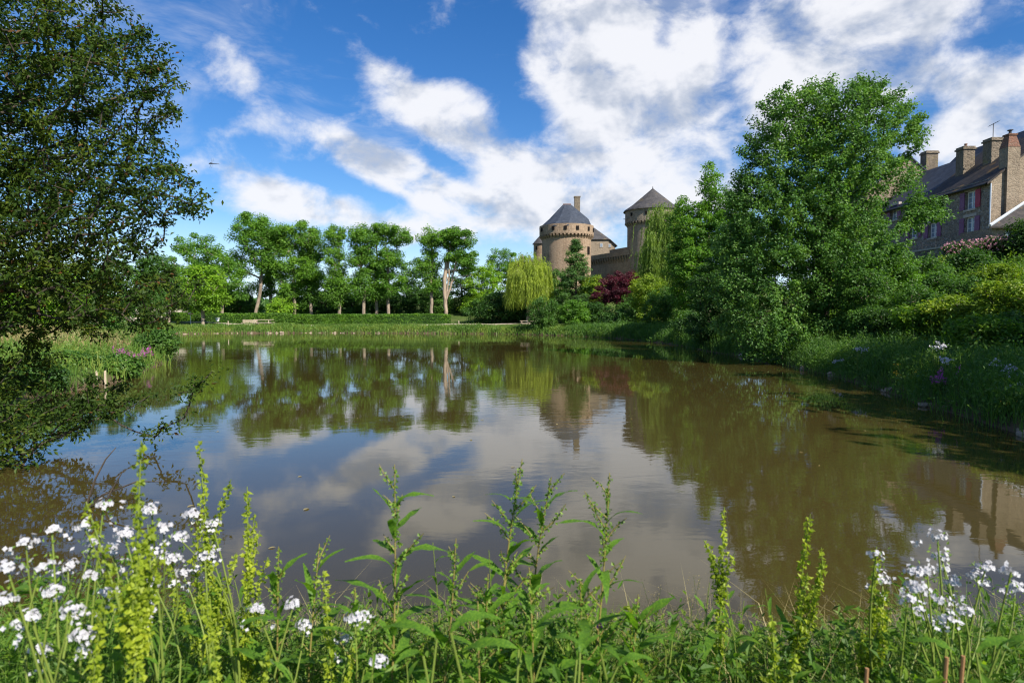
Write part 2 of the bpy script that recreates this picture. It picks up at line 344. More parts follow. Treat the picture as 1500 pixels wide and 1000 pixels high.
# ground
m, q = new_mat('ground'); t = q.n('ShaderNodeTexCoord'); O = t.outputs['Object']
n1 = q.noise(O, .12, 6, .6); n2 = q.noise(O, 2.4, 8, .65); n3 = q.noise(O, 14, 5, .6)
c = q.mix(q.smooth(n2, .35, .65), (.045, .075, .018, 1), (.085, .125, .028, 1)); c = q.mix(q.smooth(n1, .5, .68, 0, .6), c, (.15, .14, .06, 1))
sx = q.n('ShaderNodeSeparateXYZ'); q.put(sx.inputs[0], O)
c = q.mix(q.smooth(q.m('ADD', sx.outputs[2], q.m('MULTIPLY', n2, .3)), .22, .55, 1, 0), c, (.10, .072, .045, 1))     # bare earth at the water's edge
p = pbsdf(q, c, .95, .1, bump(q, q.m('ADD', n2, q.m('MULTIPLY', n3, .5)), .8, .08)); finish(q, p.outputs[0]); M['ground'] = m
M['gravel'] = rough_mat('gravel_path', (.34, .28, .21), (.48, .41, .32), 9, 6, bstr=.4, bdist=.01)
# water: silty brown body under a clear reflecting surface
m, q = new_mat('pond_water'); t = q.n('ShaderNodeTexCoord'); O = t.outputs['Object']
mp = q.n('ShaderNodeMapping'); q.put(mp.inputs[0], O); mp.inputs['Scale'].default_value = (.55, 1.0, 1)
wa = q.noise(mp.outputs[0], 2.2, 3, .5, .6); wb = q.noise(mp.outputs[0], 7.5, 3, .5, .4); wc = q.noise(mp.outputs[0], .5, 2, .5)
calm = q.smooth(q.noise(O, .09, 3, .5), .42, .62, .12, 1.0)
h = q.m('MULTIPLY', q.m('ADD', q.m('MULTIPLY', wa, .6), q.m('ADD', q.m('MULTIPLY', wb, .16), q.m('MULTIPLY', wc, .8))), calm)
silt = q.mix(q.noise(O, .25, 4, .6), (.045, .035, .010, 1), (.056, .043, .013, 1))
p = pbsdf(q, silt, .025, .5, bump(q, h, .15, .05), IOR=1.44); finish(q, p.outputs[0]); M['water'] = m

# ------------------------------------------------------------------ terrain
POND = [(-14, 4.9), (-9, 4.3), (-3, 4.1), (2, 4.0), (5.5, 4.2), (8.8, 5.4), (10.6, 8), (10.3, 12), (11.2, 17), (12.6, 23), (13.3, 29), (13.6, 43), (13.2, 57), (10.5, 68), (6, 75), (0, 80),
        (-10, 83), (-25, 85), (-38, 83.5), (-43, 78), (-39, 68), (-31, 59), (-27.5, 52), (-24, 43), (-21, 37), (-17.5, 33), (-16, 27), (-14.2, 22), (-14.3, 17), (-12.6, 13), (-11.2, 9.5), (-13, 6.5)]
def chaikin(p, k=3):
    p = np.array(p, float)
    for _ in range(k):
        qn = np.roll(p, -1, 0); p = np.stack([p * .75 + qn * .25, p * .25 + qn * .75], 1).reshape(-1, 2)
    return p
PP = chaikin(POND, 2)
_w = np.random.default_rng(5); PP = PP + _w.normal(0, .10, PP.shape) * np.clip(np.linalg.norm(PP, axis=1) / 25, .4, 2.2)[:, None]
def sdist(x, y):
    x = np.atleast_1d(np.asarray(x, float)); y = np.atleast_1d(np.asarray(y, float)); sh = x.shape; x = x.ravel(); y = y.ravel()
    d = np.full(len(x), 1e9); ins = np.zeros(len(x), bool)
    A = PP; B = np.roll(PP, -1, 0)
    for a, b in zip(A, B):
        e = b - a; px, py = x - a[0], y - a[1]
        t = np.clip((px * e[0] + py * e[1]) / (e @ e), 0, 1)
        d = np.minimum(d, (px - t * e[0]) ** 2 + (py - t * e[1]) ** 2)
        c = (a[1] > y) != (b[1] > y)
        with np.errstate(divide='ignore', invalid='ignore'): ins ^= c & (x < (b[0] - a[0]) * (y - a[1]) / (b[1] - a[1] + 1e-12) + a[0])
    d = np.sqrt(d); return np.where(ins, -d, d).reshape(sh)
def sst(v, a, b): t = np.clip((v - a) / (b - a), 0, 1); return t * t * (3 - 2 * t)
def wob(x, y): return (np.sin(x * .9 + 1.3 * np.sin(y * .7)) + np.sin(y * 1.1 + 1.7 * np.sin(x * .53)) + .6 * np.sin(x * 2.7 + y * 1.9)) / 2.6
def height(x, y):
    x = np.atleast_1d(np.asarray(x, float)); y = np.atleast_1d(np.asarray(y, float)); s = sdist(x, y)
    near = sst(y, 9, 4.5) * sst(np.abs(x), 14, 6)
    bank = .62 + .18 * sst(x, 8, 14)
    h = bank * (1 - np.exp(-np.maximum(s, 0) / .55)) + .5 * sst(s, 1, 10) + near * .45 * sst(s, 0, 2.4)
    h = h + (3.9 * sst(x, 16.5, 31) + 2.4 * sst(x, 31.7, 32.5)) * sst(y, -10, 18) * sst(y, 95, 62)
    h = h + 6.5 * sst(np.hypot((x - 26) / 1.2, y - 150), 62, 20)
    h = h + 1.2 * sst(x, -24, -60) * sst(y, 120, 40) * sst(s, 0, 12)
    h = h + 9 * sst(np.hypot(x, y), 200, 900) + wob(x * .6, y * .6) * .10 * sst(s, .3, 3)
    h = h + wob(x * 3, y * 3) * .04 * sst(s, 0, 1)
    return np.where(s < 0, np.maximum(s * .55, -1.6), h)
def hz(x, y): return float(height(x, y)[0])
def warp(lo, hi, dense_lo, dense_hi, dn, n):
    a = np.linspace(dense_lo, dense_hi, dn)
    g = lambda L, k: np.geomspace(1, L + 1, k + 1)[1:] - 1
    st = (dense_hi - dense_lo) / dn
    return np.concatenate([dense_lo - (g((dense_lo - lo) / st, n) * st)[::-1], a, dense_hi + g((hi - dense_hi) / st, n) * st])
gx = warp(-1500, 1500, -46, 44, 160, 28); gy = warp(-200, 2500, -6, 98, 180, 32)
GX, GY = np.meshgrid(gx, gy); GZ = height(GX, GY)
nx, ny = len(gx), len(gy)
idx = np.arange(nx * ny).reshape(ny, nx)
mb = MB(); mb.add(np.stack([GX, GY, GZ], -1).reshape(-1, 3), np.stack([idx[:-1, :-1], idx[:-1, 1:], idx[1:, 1:], idx[1:, :-1]], -1).reshape(-1, 4))
ground = setting(mb.build('ground', M['ground'], smooth=True))
mb = MB(); ctr = PP.mean(0); e = PP + nrm(PP - ctr) * .9
mb.add(np.c_[e, np.zeros(len(e))], np.arange(len(e))[None, :]); water = setting(mb.build('pond_water', M['water']))
# gravel path on the far bank
mb = MB(); xs = np.linspace(-48, 6, 80)
yc = 90.0 + np.sin(xs * .12) * .5
rows = [np.stack([xs, yc + o, height(xs, yc + o) + .03], 1) for o in (-1.0, -.35, .35, 1.0)]
V = np.stack(rows, 1).reshape(-1, 3); i = np.arange(79)[:, None] * 4
mb.add(V, np.concatenate([i + [k, k + 4, k + 5, k + 1] for k in range(3)])); setting(mb.build('path', M['gravel']))

# ------------------------------------------------------------------ vegetation generators
def pts_in_ells(ells, n, rs, shell=2.4, best=6, squash=1.0):
    """spread points through ellipsoids ((cx,cy,cz),(rx,ry,rz)), denser near the outside, kept apart"""
    vol = np.array([e[1][0] * e[1][1] * e[1][2] for e in ells]) ** .75; pr = vol / vol.sum()
    k = rs.choice(len(ells), n * best, p=pr)
    d = nrm(rs.normal(size=(n * best, 3))); r = rs.uniform(0, 1, (n * best, 1)) ** (1 / shell)
    C = np.array([e[0] for e in ells], float)[k]; Rr = np.array([e[1] for e in ells], float)[k]
    Pn = C + d * r * Rr
    out = np.empty((n, 3)); out[0] = Pn[0]; md = np.linalg.norm(Pn - Pn[0], axis=1)
    for i in range(1, n):
        sub = rs.integers(0, len(Pn), 12); j = sub[np.argmax(md[sub])]
        out[i] = Pn[j]; md = np.minimum(md, np.linalg.norm(Pn - Pn[j], axis=1))
    return out
def grow(trunk, T, step, rs, arch=.12, wig=.07):
    n0 = len(trunk); cap = n0 + sum(1 for _ in T) * 30
    N = np.zeros((cap, 3)); par = np.full(cap, -1); N[:n0] = trunk; par[1:n0] = np.arange(n0 - 1); n = n0
    order = np.argsort(np.min(np.linalg.norm(T[:, None, :] - np.asarray(trunk)[None, :, :], axis=2), axis=1)); tips = np.zeros(len(T), int)
    for ti in order:
        t = T[ti]; s0 = max(1, n0 // 3)
        dv = t - N[s0:n]; ds = np.linalg.norm(dv, axis=1) + 1e-6
        cost = ds * (1 + .7 * np.clip(-dv[:, 2] / ds, -.2, 1)); i = int(np.argmin(cost)) + s0; dd = ds[i - s0]
        k = int(min(28, max(1, round(dd / step)))); p0 = N[i].copy()
        ctl = p0 * .5 + t * .5 + np.array([0, 0, dd * arch]) + rs.normal(size=3) * dd * wig
        last = i
        for j in range(1, k + 1):
            u = j / k; N[n] = p0 * (1 - u) ** 2 + ctl * 2 * u * (1 - u) + t * u * u; par[n] = last; last = n; n += 1
        tips[ti] = last
    return N[:n], par[:n], tips
def branch_mesh(N, par, r_base, r_tip, n_tr, sides=5, taper=.52, origin=(0, 0, 0), flare=1.35):
    n = len(N); cnt = np.zeros(n); has = np.zeros(n, bool); has[par[par >= 0]] = True; cnt[~has] = 1
    for i in range(n - 1, 0, -1): cnt[par[i]] += cnt[i]
    r = np.maximum(r_tip, r_base * (cnt / cnt[0]) ** taper); r[0] *= flare
    d = np.zeros((n, 3)); d[1:] = nrm(N[1:] - N[par[1:]]); d[0] = d[1] if n > 1 else (0, 0, 1)
    mb = MB(); c = np.arange(1, n); p = par[1:]
    def ring(cen, dr, rad, s):
        ref = np.array([.31, .87, .38]); a = nrm(np.cross(dr, ref)); b = np.cross(dr, a); th = np.linspace(0, 2 * math.pi, s, endpoint=False)
        return cen[:, None, :] + rad[:, None, None] * (np.cos(th)[None, :, None] * a[:, None, :] + np.sin(th)[None, :, None] * b[:, None, :])
    dot = (d[c] * d[p]).sum(1); ds = np.where((dot > .55)[:, None], d[p], d[c])
    for sel, s in ((r[c] > r_base * .3, 9), (r[c] <= r_base * .3, sides)):
        if not sel.any(): continue
        cc, pp = c[sel], p[sel]
        rs_ = np.minimum(r[pp], r[cc] * 1.5) if s < 9 else np.where(pp < n_tr, np.minimum(r[pp], r[cc] * 1.6), r[cc] * 1.15)
        A = ring(N[pp], ds[sel], rs_, s); B = ring(N[cc], d[cc], r[cc], s); m_ = len(cc)
        V = np.concatenate([A, B], 1).reshape(-1, 3); i = np.arange(m_)[:, None] * 2 * s; k = np.arange(s); k2 = (k + 1) % s
        Fq = np.stack([k, k2, s + k2, s + k], 1)
        mb.add(V - np.array(origin), (i[:, :, None] + Fq[None]).reshape(-1, 4))
    return mb
def trunk_pts(base, top, n, rs, lean=0.0, wig=.03):
    b, t = np.array(base, float), np.array(top, float); L = np.linalg.norm(t - b); u = np.linspace(0, 1, n)[:, None]
    wv = np.cumsum(rs.normal(size=(n, 3)) * [1, 1, 0], 0) * L * wig / math.sqrt(n); wv -= wv[0]
    return b + (t - b) * u + wv * np.sin(u * math.pi * .9)
def clump_leaves(mb, T, Dr, n, r, L, rs, flat=.6, up=.7, aspect=.62, along=.8, droop=.15, jit=.35):
    """n leaves round every spray tip in T"""
    k = np.repeat(np.arange(len(T)), n); nn = len(k); rr = r * rs.uniform(1 - jit, 1 + jit, len(T))[k][:, None]
    g = nrm(rs.normal(size=(nn, 3))) * rs.uniform(.15, 1, (nn, 1)) ** .55
    g[:, 2] *= flat
    P = T[k] + g * rr - Dr[k] * rr * along * rs.uniform(-.25, 1, (nn, 1))
    Nv = nrm(g * .8 + np.array([0, 0, up]) + rs.normal(size=(nn, 3)) * .42)
    Dv = rs.normal(size=(nn, 3)) + Dr[k] * .7 + g * .5 - np.array([0, 0, droop]); Dv -= Nv * (Dv * Nv).sum(1, keepdims=True)
    Ls = L * rs.uniform(.65, 1.3, nn)
    leaves(mb, P, Dv, Nv, Ls, Ls * aspect)
def tree(name, label, cat, base, top, ells, mat, seed, n_tip=60, n_leaf=300, clump=1.1, leaf=.28, r_trunk=.25, bark='bark', group=None, step=.8,
         flat=.6, up=.7, r_tip=.02, arch=.12, aspect=.62, along=.6, extra=None, crown_name='crown', trunk_name='trunk', shell=2.4, droop=.15, wig=.03, sides=5, ntr=12):
    rs = np.random.default_rng(seed); b = np.array(base, float)
    o = thing(name, tuple(b), label, cat, group)
    tr = trunk_pts(b - [0, 0, .25], top, ntr, rs, wig=wig)
    T = pts_in_ells(ells, n_tip, rs, shell)
    if extra is not None: T = np.concatenate([T, np.array(extra)])
    gz = height(T[:, 0], T[:, 1]); T[:, 2] = np.maximum(T[:, 2], np.maximum(gz, 0) + .25)
    N, par, tips = grow(tr, T, step, rs, arch)
    bm_ = branch_mesh(N, par, r_trunk, r_tip, len(tr), sides, origin=b); bm_.build(trunk_name, M[bark], o, True)
    Dr = nrm(N[tips] - N[par[tips]])
    mb = MB(); clump_leaves(mb, T - b, Dr, n_leaf, clump, leaf, rs, flat, up, aspect, along, droop)
    mb.build(crown_name, M[mat], o)
    return o
def ell(px, py, rpx, rpy, Y, ry=None, dy=0.0):
    """ellipsoid whose centre is seen at px,py standing at depth Y; radii in pixels there"""
    c = at(px, py, Y); k = Y / F; return ((c.x, Y + dy, c.z), (rpx * k, (ry if ry is not None else rpx * k), rpy * k))
def willow(name, label, px, Y, top_py, rpx, low_py, mat, seed, n=1100, leafL=.34, leafW=.055, group=None):
    rs = np.random.default_rng(seed); x = X(px, Y); b = np.array([x, Y, hz(x, Y)]); o = thing(name, tuple(b), label, 'tree', group)
    k = Y / F; Rr = rpx * k; zt = Z(top_py, Y); zl = Z(low_py, Y); Hc = zt - b[2]
    zc = b[2] + Hc * .50
    tr = trunk_pts(b - [0, 0, .3], (x, Y, zc), 8, rs)
    C = np.array([x, Y, zc]); rz = zt - zc
    ncl = 70; d = nrm(rs.normal(size=(ncl, 3))); d[:, 2] = np.abs(d[:, 2]) * .9 + .05
    T = C + nrm(d) * rs.uniform(.45, .98, (ncl, 1)) * [Rr * .8, Rr * .8, rz]
    N, par, tips = grow(tr, T, .6, rs, .25)
    branch_mesh(N, par, .34, .02, len(tr), origin=b).build('trunk', M['bark'], o, True)
    mb = MB(); P = []; Dv = []; Nv = []
    for s in range(n):
        c = T[rs.integers(ncl)]; p = c + rs.normal(size=3) * [.55, .55, .35]; out = nrm(np.array([c[0] - x, c[1] - Y, .0]) + rs.normal(size=3) * .3)
        Ls = min(rs.uniform(.35, 1.0) * (zt - zl) * .75, p[2] - (zl + rs.uniform(0, 1.2))); Ls = max(Ls, .8); m_ = int(Ls / (leafL * .42)) + 2
        u = np.linspace(0, 1, m_)[:, None]
        q_ = p + out * (.55 * np.sqrt(u) + .15 * u) + np.array([0, 0, -1.]) * Ls * u ** 1.25 + np.array([0, 0, .25]) * np.sin(u * 3.1)
        P.append(q_ + rs.normal(size=(m_, 3)) * .05); dd = np.gradient(q_, axis=0); Dv.append(nrm(dd) + rs.normal(size=(m_, 3)) * .22); Nv.append(out + rs.normal(size=(m_, 3)) * .6)
    P, Dv, Nv = map(np.concatenate, (P, Dv, Nv)); L_ = leafL * rs.uniform(.7, 1.25, len(P))
    leaves(mb, P - b, Dv, Nv, L_, leafW * rs.uniform(.7, 1.5, len(P))); mb.build('crown', M[mat], o); return o
def shrub(name, label, px, py, rpx, rpy, Y, mat, seed, n_tip=40, n_leaf=130, leaf=.14, clump=.5, cat='shrub', group=None, ry=None, bark='bark', flat=.7, aspect=.6, up=.6):
    c = at(px, py, Y); k = Y / F; g = hz(c.x, Y); base = (c.x, Y, max(g, .02))
    e = [((c.x, Y, c.z), (rpx * k * .9, (ry or rpx * k * .9), rpy * k * .9)), ((c.x, Y, (c.z + base[2]) / 2), (rpx * k * .7, (ry or rpx * k) * .7, max(.2, (c.z - base[2]) / 2)))]
    return tree(name, label, cat, base, (c.x, Y, base[2] + max(.3, (c.z - base[2]) * .8)), e, mat, seed, n_tip, int(n_leaf * .72), clump, leaf * 1.17, .07, bark, group, step=.4, r_tip=.008, crown_name='foliage', trunk_name='stem', flat=flat, aspect=aspect, up=up, ntr=6)

# ------------------------------------------------------------------ castle
def openings(parent, cx, cy, r, z, angs, w_, h_, name='window'):
    for a in angs:
        o = MB().box(-w_ / 2, w_ / 2, -.10, .25, -h_ / 2, h_ / 2).build(name, M['hole_shade'], parent)  # proud dark block; the opening's inner shade is painted as its colour
        t = R(a); o.location = (cx + math.sin(t) * r, cy - math.cos(t) * r, z); o.rotation_euler = (0, 0, t)
def corbel_mesh(w_=.40, d=.60, h=1.0):
    mb = MB(); V = [(-w_ / 2, 0, -h), (w_ / 2, 0, -h), (-w_ / 2, -d * .45, -h * .62), (w_ / 2, -d * .45, -h * .62), (-w_ / 2, -d, -h * .3), (w_ / 2, -d, -h * .3), (-w_ / 2, -d, 0), (w_ / 2, -d, 0), (-w_ / 2, .05, 0), (w_ / 2, .05, 0)]
    mb.add(V, [np.array([(0, 1, 3, 2), (2, 3, 5, 4), (4, 5, 7, 6), (6, 7, 9, 8)]), np.array([(0, 2, 4, 6, 8)]), np.array([(9, 7, 5, 3, 1)])])
    return mb.mesh('corbel')
COR = {}
def corbels(parent, cx, cy, r, z, n, mat, a0=-100, a1=100):
    if mat not in COR: COR[mat] = corbel_mesh(); COR[mat].materials.append(M[mat])
    for i in range(n):
        t = R(a0 + (a1 - a0) * i / (n - 1)); o = link('corbel', COR[mat], parent, (cx + math.sin(t) * (r - .03), cy - math.cos(t) * (r - .03), z)); o.rotation_euler = (0, 0, t)
Yt = 143.0; kt = Yt / F
# round tower with the faceted slate roof
xt = X(829.4, Yt); zb = 4.0; Rt = 35.6 * kt; zm = Z(346, Yt); ze = Z(333, Yt)
tw = thing('castle_tower', (xt, Yt, zb), 'round warm stone castle tower with blue slate hipped roof and tall chimney', 'tower')
mb = MB(); lathe(mb, [(Rt * 1.05, zb - 6), (Rt * 1.03, zb + 3), (Rt, zb + 7), (Rt, zm + .1)], (0, 0), 64); mb.V = [v - [0, 0, zb] for v in mb.V]; mb.build('wall', M['tower'], tw, True)
mb = MB(); lathe(mb, [(Rt - .3, zm - zb - .02), (Rt + .58, zm - zb - .02), (Rt + .58, ze - zb + .1), (Rt - .2, ze - zb + .1)], (0, 0), 64); mb.build('parapet', M['tower'], tw)
corbels(tw, 0, 0, Rt, zm - zb - .03, 25, 'tower', -95, 95)
openings(tw, 0, 0, Rt + .60, ze - zb - .85, (-68, -33, -7, 18, 47, 70), .62, .85)
openings(tw, 0, 0, Rt + .02, Z(369, Yt) - zb, (56,), .9, 1.7)
mb = MB(); zr = Z(300, Yt) - zb; e0 = ze - zb + .05
prof = [(-39.8, 37.0, 6.1, Z(335.6, Yt) - zb), (-35.6, 36.3, 5.8, e0 + .35), (-25.3, 32.0, 4.3, Z(321, Yt) - zb), (-5.5, 7.0, .25, zr)]   # left and right edge (px), half depth, height
rings = []
for l_, r_, d_, z_ in prof:
    l_ *= kt; r_ *= kt; rings.append([((l_ + r_) / 2 + (r_ - l_) / 2 * math.cos(t), d_ * math.sin(t), z_) for t in [2 * math.pi * i / 12 for i in range(12)]])
V = np.array(rings).reshape(-1, 3); k = np.arange(12); k2 = (k + 1) % 12
mb.add(V, [np.concatenate([np.stack([i * 12 + k, i * 12 + k2, (i + 1) * 12 + k2, (i + 1) * 12 + k], 1) for i in range(3)]), (np.arange(12) + 36)[None]]); rf = mb.build('roof', M['slate'], tw)
mb = MB(); mb.box(-.75, .95, -.2, .2, zr - .06, zr + .2); mb.build('ridge_cap', M['brickc'], rf)
c_x = X(844.6, Yt + 1.5) - xt
mb = MB(); mb.box(c_x - .62, c_x + .62, .9, 2.0, ze - zb + 1.5, Z(289.5, Yt + 1.5) - zb); mb.box(c_x - .72, c_x + .72, .8, 2.1, Z(289.5, Yt + 1.5) - zb, Z(288, Yt + 1.5) - zb); mb.build('chimney', M['chim'], tw)
# second tower, conical roof
x2 = X(954.5, Yt); R2 = 36 * kt; zm2 = Z(327, Yt); ze2 = Z(311, Yt); za = Z(276, Yt)
tw2 = thing('castle_tower', (x2, Yt, zb), 'round grey stone castle tower with pointed conical roof behind the willow', 'tower')
mb = MB(); lathe(mb, [(R2 * 1.06, -6), (R2 * 1.03, 3), (R2, 7), (R2, zm2 - zb + .1)], (0, 0), 64); mb.build('wall', M['tower2'], tw2, True)
mb = MB(); lathe(mb, [(R2 - .3, zm2 - zb - .02), (R2 + .5, zm2 - zb - .02), (R2 + .5, ze2 - zb + .1), (R2 - .2, ze2 - zb + .1)], (0, 0), 64); mb.build('parapet', M['tower2'], tw2)
corbels(tw2, 0, 0, R2, zm2 - zb - .03, 25, 'tower2', -95, 95)
mb = MB(); lathe(mb, [(R2 + .95, ze2 - zb + .05), (R2 + .7, ze2 - zb + .4), (R2 * .8, ze2 - zb + 1.6), (.06, za - zb)], (0, 0), 28); rf = mb.build('roof', M['slate2'], tw2)
mb = MB(); tube(mb, [(0, 0, za - zb - .3), (0, 0, za - zb + .5)], [.16, .03], 6); mb.build('finial', M['iron'], rf)
openings(tw2, 0, 0, R2 + .52, (ze2 + zm2) / 2 - zb + .3, (-60, -25, 8), .5, .7)
mb = MB(); tube(mb, [(-R2 - .35, -.8, Z(322, Yt) - zb), (-R2 - 1.1, -1.0, Z(322, Yt) - zb)], .09, 6); mb.build('waterspout', M['frame'], tw2)
# curtain wall
wa_, wb_ = Vector((x2 - R2 * .9, 141.5, 0)), Vector((X(856, 160), 160, 0)); zt_ = 16.6; L = (wb_ - wa_).length; ang = math.atan2(wb_.y - wa_.y, wb_.x - wa_.x)
cw = thing('curtain_wall', (wa_.x, wa_.y, zb), 'weathered stone curtain wall with projecting corbels between the two round towers', 'wall'); cw.rotation_euler = (0, 0, ang)
MB().box(0, L, -1.4, 0, -4, zt_ - zb - 1.05).build('wall', M['wallstone'], cw)
MB().box(0, L, -1.4, .45, zt_ - zb - 1.04, zt_ - zb).build('parapet', M['wallstone'], cw)
cm = corbel_mesh(.45, .5, 1.5); cm.materials.append(M['wallstone'])
for i in range(18):
    o = link('corbel', cm, cw, (.6 + i * (L - 1) / 18, -.02, zt_ - zb - 1.06)); o.rotation_euler = (0, 0, math.pi)
MB().box(0, L * .42, -1.4, .2, zt_ - zb + .01, zt_ - zb + .7).build('upper_parapet', M['wallstone'], cw)
# hall behind, with pyramid roof
Yh = 164.0; kh = Yh / F
hb = thing('castle_lodging', (X(880, Yh), Yh, zb), 'stone castle building with pyramid slate roof beside the round tower', 'building')
bx = lambda px: X(px, Yh) - X(880, Yh)
zw = Z(351, Yh) - zb; zl = Z(359, Yh) - zb; x0, x1, x2_ = bx(852), bx(891.5), bx(900.5)
MB().box(x0, x1, 0, 8, -3, zw).build('wall', M['gable'], hb)
MB().add([(x1, .03, -3), (x2_, .03, -3), (x2_, .03, zl), (x1, .03, zw), (x1, 7.9, -3), (x2_, 7.9, -3), (x2_, 7.9, zl), (x1, 7.9, zw)], np.array([(0, 1, 2, 3), (7, 6, 5, 4), (1, 5, 6, 2), (3, 2, 6, 7)])).build('wall', M['gable'], hb)
ap = (bx(872.5), 4, Z(333.5, Yh + 4) - zb)
mb = MB(); q_ = [(x0 - .3, -.4, zw), (x1 + .3, -.4, zw), (x1 + .3, 8.4, zw), (x0 - .3, 8.4, zw)]
for i in range(4): mb.poly(q_[i], q_[(i + 1) % 4], ap)
mb.build('roof', M['slate2'], hb)
mb = MB(); mb.add([(x1 + .25, -.4, zw - .12), (x2_ + .5, -.4, zl - .35), (x2_ + .5, 8.4, zl - .35), (x1 + .25, 8.4, zw - .12), (x1 + .25, -.4, zw + .08), (x2_ + .5, -.4, zl - .15), (x2_ + .5, 8.4, zl - .15), (x1 + .25, 8.4, zw + .08)],
                  np.array([(0, 1, 5, 4), (4, 5, 6, 7), (1, 2, 6, 5), (3, 2, 1, 0)])); mb.build('roof', M['slate2'], hb)
for px, py, s in ((880.3, 359.3, 3.2), (892.5, 360, 2.6)):
    f = MB().box(-s * .5 * kh - .15, s * .5 * kh + .15, -.09, .1, -s * .7 * kh - .15, s * .7 * kh + .15).build('window', M['frame'], hb, loc=(bx(px), 0, Z(py, Yh) - zb))
    MB().box(-s * .5 * kh, s * .5 * kh, -.12, .1, -s * .7 * kh, s * .7 * kh).build('pane', M['glass'], f)
# turret peeping out on the left of the tower
Yl = 158.0; xl = X(793, Yl)
tu = thing('castle_turret', (xl, Yl, zb), 'small round stone turret half hidden behind the slate roofed tower', 'tower')
rr = 11.5 * Yl / F
mb = MB(); lathe(mb, [(rr, -3), (rr, Z(358, Yl) - zb)], (0, 0), 28); mb.build('wall', M['tower'], tu, True)
mb = MB(); lathe(mb, [(rr + .35, Z(358, Yl) - zb), (rr * .6, Z(350, Yl) - zb), (.05, Z(343, Yl) - zb)], (0, 0), 20); mb.build('roof', M['slate2'], tu)
openings(tu, 0, 0, rr + .01, Z(364, Yl) - zb, (-40,), .5, .8)

# ------------------------------------------------------------------ village houses above the pond
FX, Y0, Y1 = 36.95, 50.0, 58.0; ZG, ZE, XR, ZR = 7.2, 12.75, 42.0, 16.85
hs_ = thing('stone_house', (FX, Y0, ZG), 'stone terrace house with mauve shutters and lichen covered slate roof', 'house')
def hp(x, y, z): return (x - FX, y - Y0, z - ZG)
YEND = 66.0
wins = [(at(1414, 0, 52.2).y, Z(343, 52.2), Z(318, 52.2), 'mauve'), (52.1, Z(306.5, 52.2), Z(280, 52.2), 'red'), (56.7, Z(348, 56.7), Z(326, 56.7), 'mauve'), (56.7, Z(315, 56.7), Z(291, 56.7), 'mauve'), (59.4, Z(349, 59.4), Z(328.5, 59.4), 'mauve'), (62.5, Z(322, 62.5), Z(301, 62.5), 'mauve')]
wins = [(52.15 if i < 2 else y, a, b, c) for i, (y, a, b, c) in enumerate(wins)]
HW = .58
def facade(mb, y0, y1, z0, z1, holes, x):
    ys = sorted({y0, y1, *[h[0] - HW for h in holes], *[h[0] + HW for h in holes]}); zs = sorted({z0, z1, *[h[1] for h in holes], *[h[2] for h in holes]})
    for a, b in zip(ys, ys[1:]):
        for c, d in zip(zs, zs[1:]):
            ym, zm_ = (a + b) / 2, (c + d) / 2
            if any(abs(ym - h[0]) < HW and h[1] < zm_ < h[2] for h in holes): continue
            mb.poly(hp(x, a, c), hp(x, a, d), hp(x, b, d), hp(x, b, c))
    for h in holes:
        a, b, c, d = h[0] - HW, h[0] + HW, h[1], h[2]; xi = x + .28
        mb.poly(hp(x, a, c), hp(xi, a, c), hp(xi, a, d), hp(x, a, d)); mb.poly(hp(x, b, c), hp(x, b, d), hp(xi, b, d), hp(xi, b, c))
        mb.poly(hp(x, a, d), hp(xi, a, d), hp(xi, b, d), hp(x, b, d)); mb.poly(hp(x, a, c), hp(x, b, c), hp(xi, b, c), hp(xi, a, c))
mb = MB(); facade(mb, Y0, YEND, ZG - 2.5, ZE, [w_[:3] for w_ in wins], FX); mb.build('front_wall', M['rubble'], hs_)
mb = MB(); XB = 2 * XR - FX
mb.poly(hp(FX, Y0, ZG - 2.5), hp(XB, Y0, ZG - 2.5), hp(XB, Y0, ZE), hp(XR, Y0, ZR), hp(FX, Y0, ZE)); mb.poly(hp(FX, YEND, ZG - 2.5), hp(FX, YEND, ZE), hp(XR, YEND, ZR), hp(XB, YEND, ZE), hp(XB, YEND, ZG - 2.5))
mb.poly(hp(XB, Y0, ZG - 2.5), hp(XB, YEND, ZG - 2.5), hp(XB, YEND, ZE), hp(XB, Y0, ZE)); mb.build('gable_wall', M['gable'], hs_)
def roof_slab(mb, xe, xr, ze_, zr_, y0, y1, th=.16):
    a = [hp(xe, y0, ze_), hp(xr, y0, zr_), hp(xr, y1, zr_), hp(xe, y1, ze_)]; b = [(p_[0], p_[1], p_[2] + th) for p_ in a]
    mb.add(a + b, np.array([(0, 3, 2, 1), (4, 5, 6, 7), (0, 1, 5, 4), (2, 3, 7, 6), (3, 0, 4, 7), (1, 2, 6, 5)]))
sl = (ZR - ZE) / (XR - FX)
rf1 = MB(); roof_slab(rf1, FX - .35, XR, ZE - .35 * sl, ZR, Y0 - .14, Y1); rf1 = rf1.build('roof', M['oldslate'], hs_); rf1['label'] = 'brown lichened slate roof slope'
rf2 = MB(); roof_slab(rf2, FX - .33, XR, ZE - .33 * sl - .03, ZR - .03, Y1 + .01, YEND + .2); rf2 = rf2.build('roof', M['slate'], hs_); rf2['label'] = 'dark blue slate roof slope'
rf3 = MB(); roof_slab(rf3, XR + .01, XB + .35, ZR - .01, ZE - .35 * sl, Y0 - .1, YEND + .2); rf3.build('roof', M['slate'], hs_)
mb = MB(); mb.box(*[0] * 6) if False else None
tube(mb, [hp(FX - .42, Y0 - .1, ZE - .2), hp(FX - .42, YEND, ZE - .2)], .07, 8); mb.build('gutter', M['iron'], hs_)
mb = MB(); tube(mb, [hp(FX - .06, Y0 - .10, ZE - .2), hp(FX - .06, Y0 - .10, ZG + 1.6)], .055, 8); mb.build('drainpipe', M['zinc'], hs_)
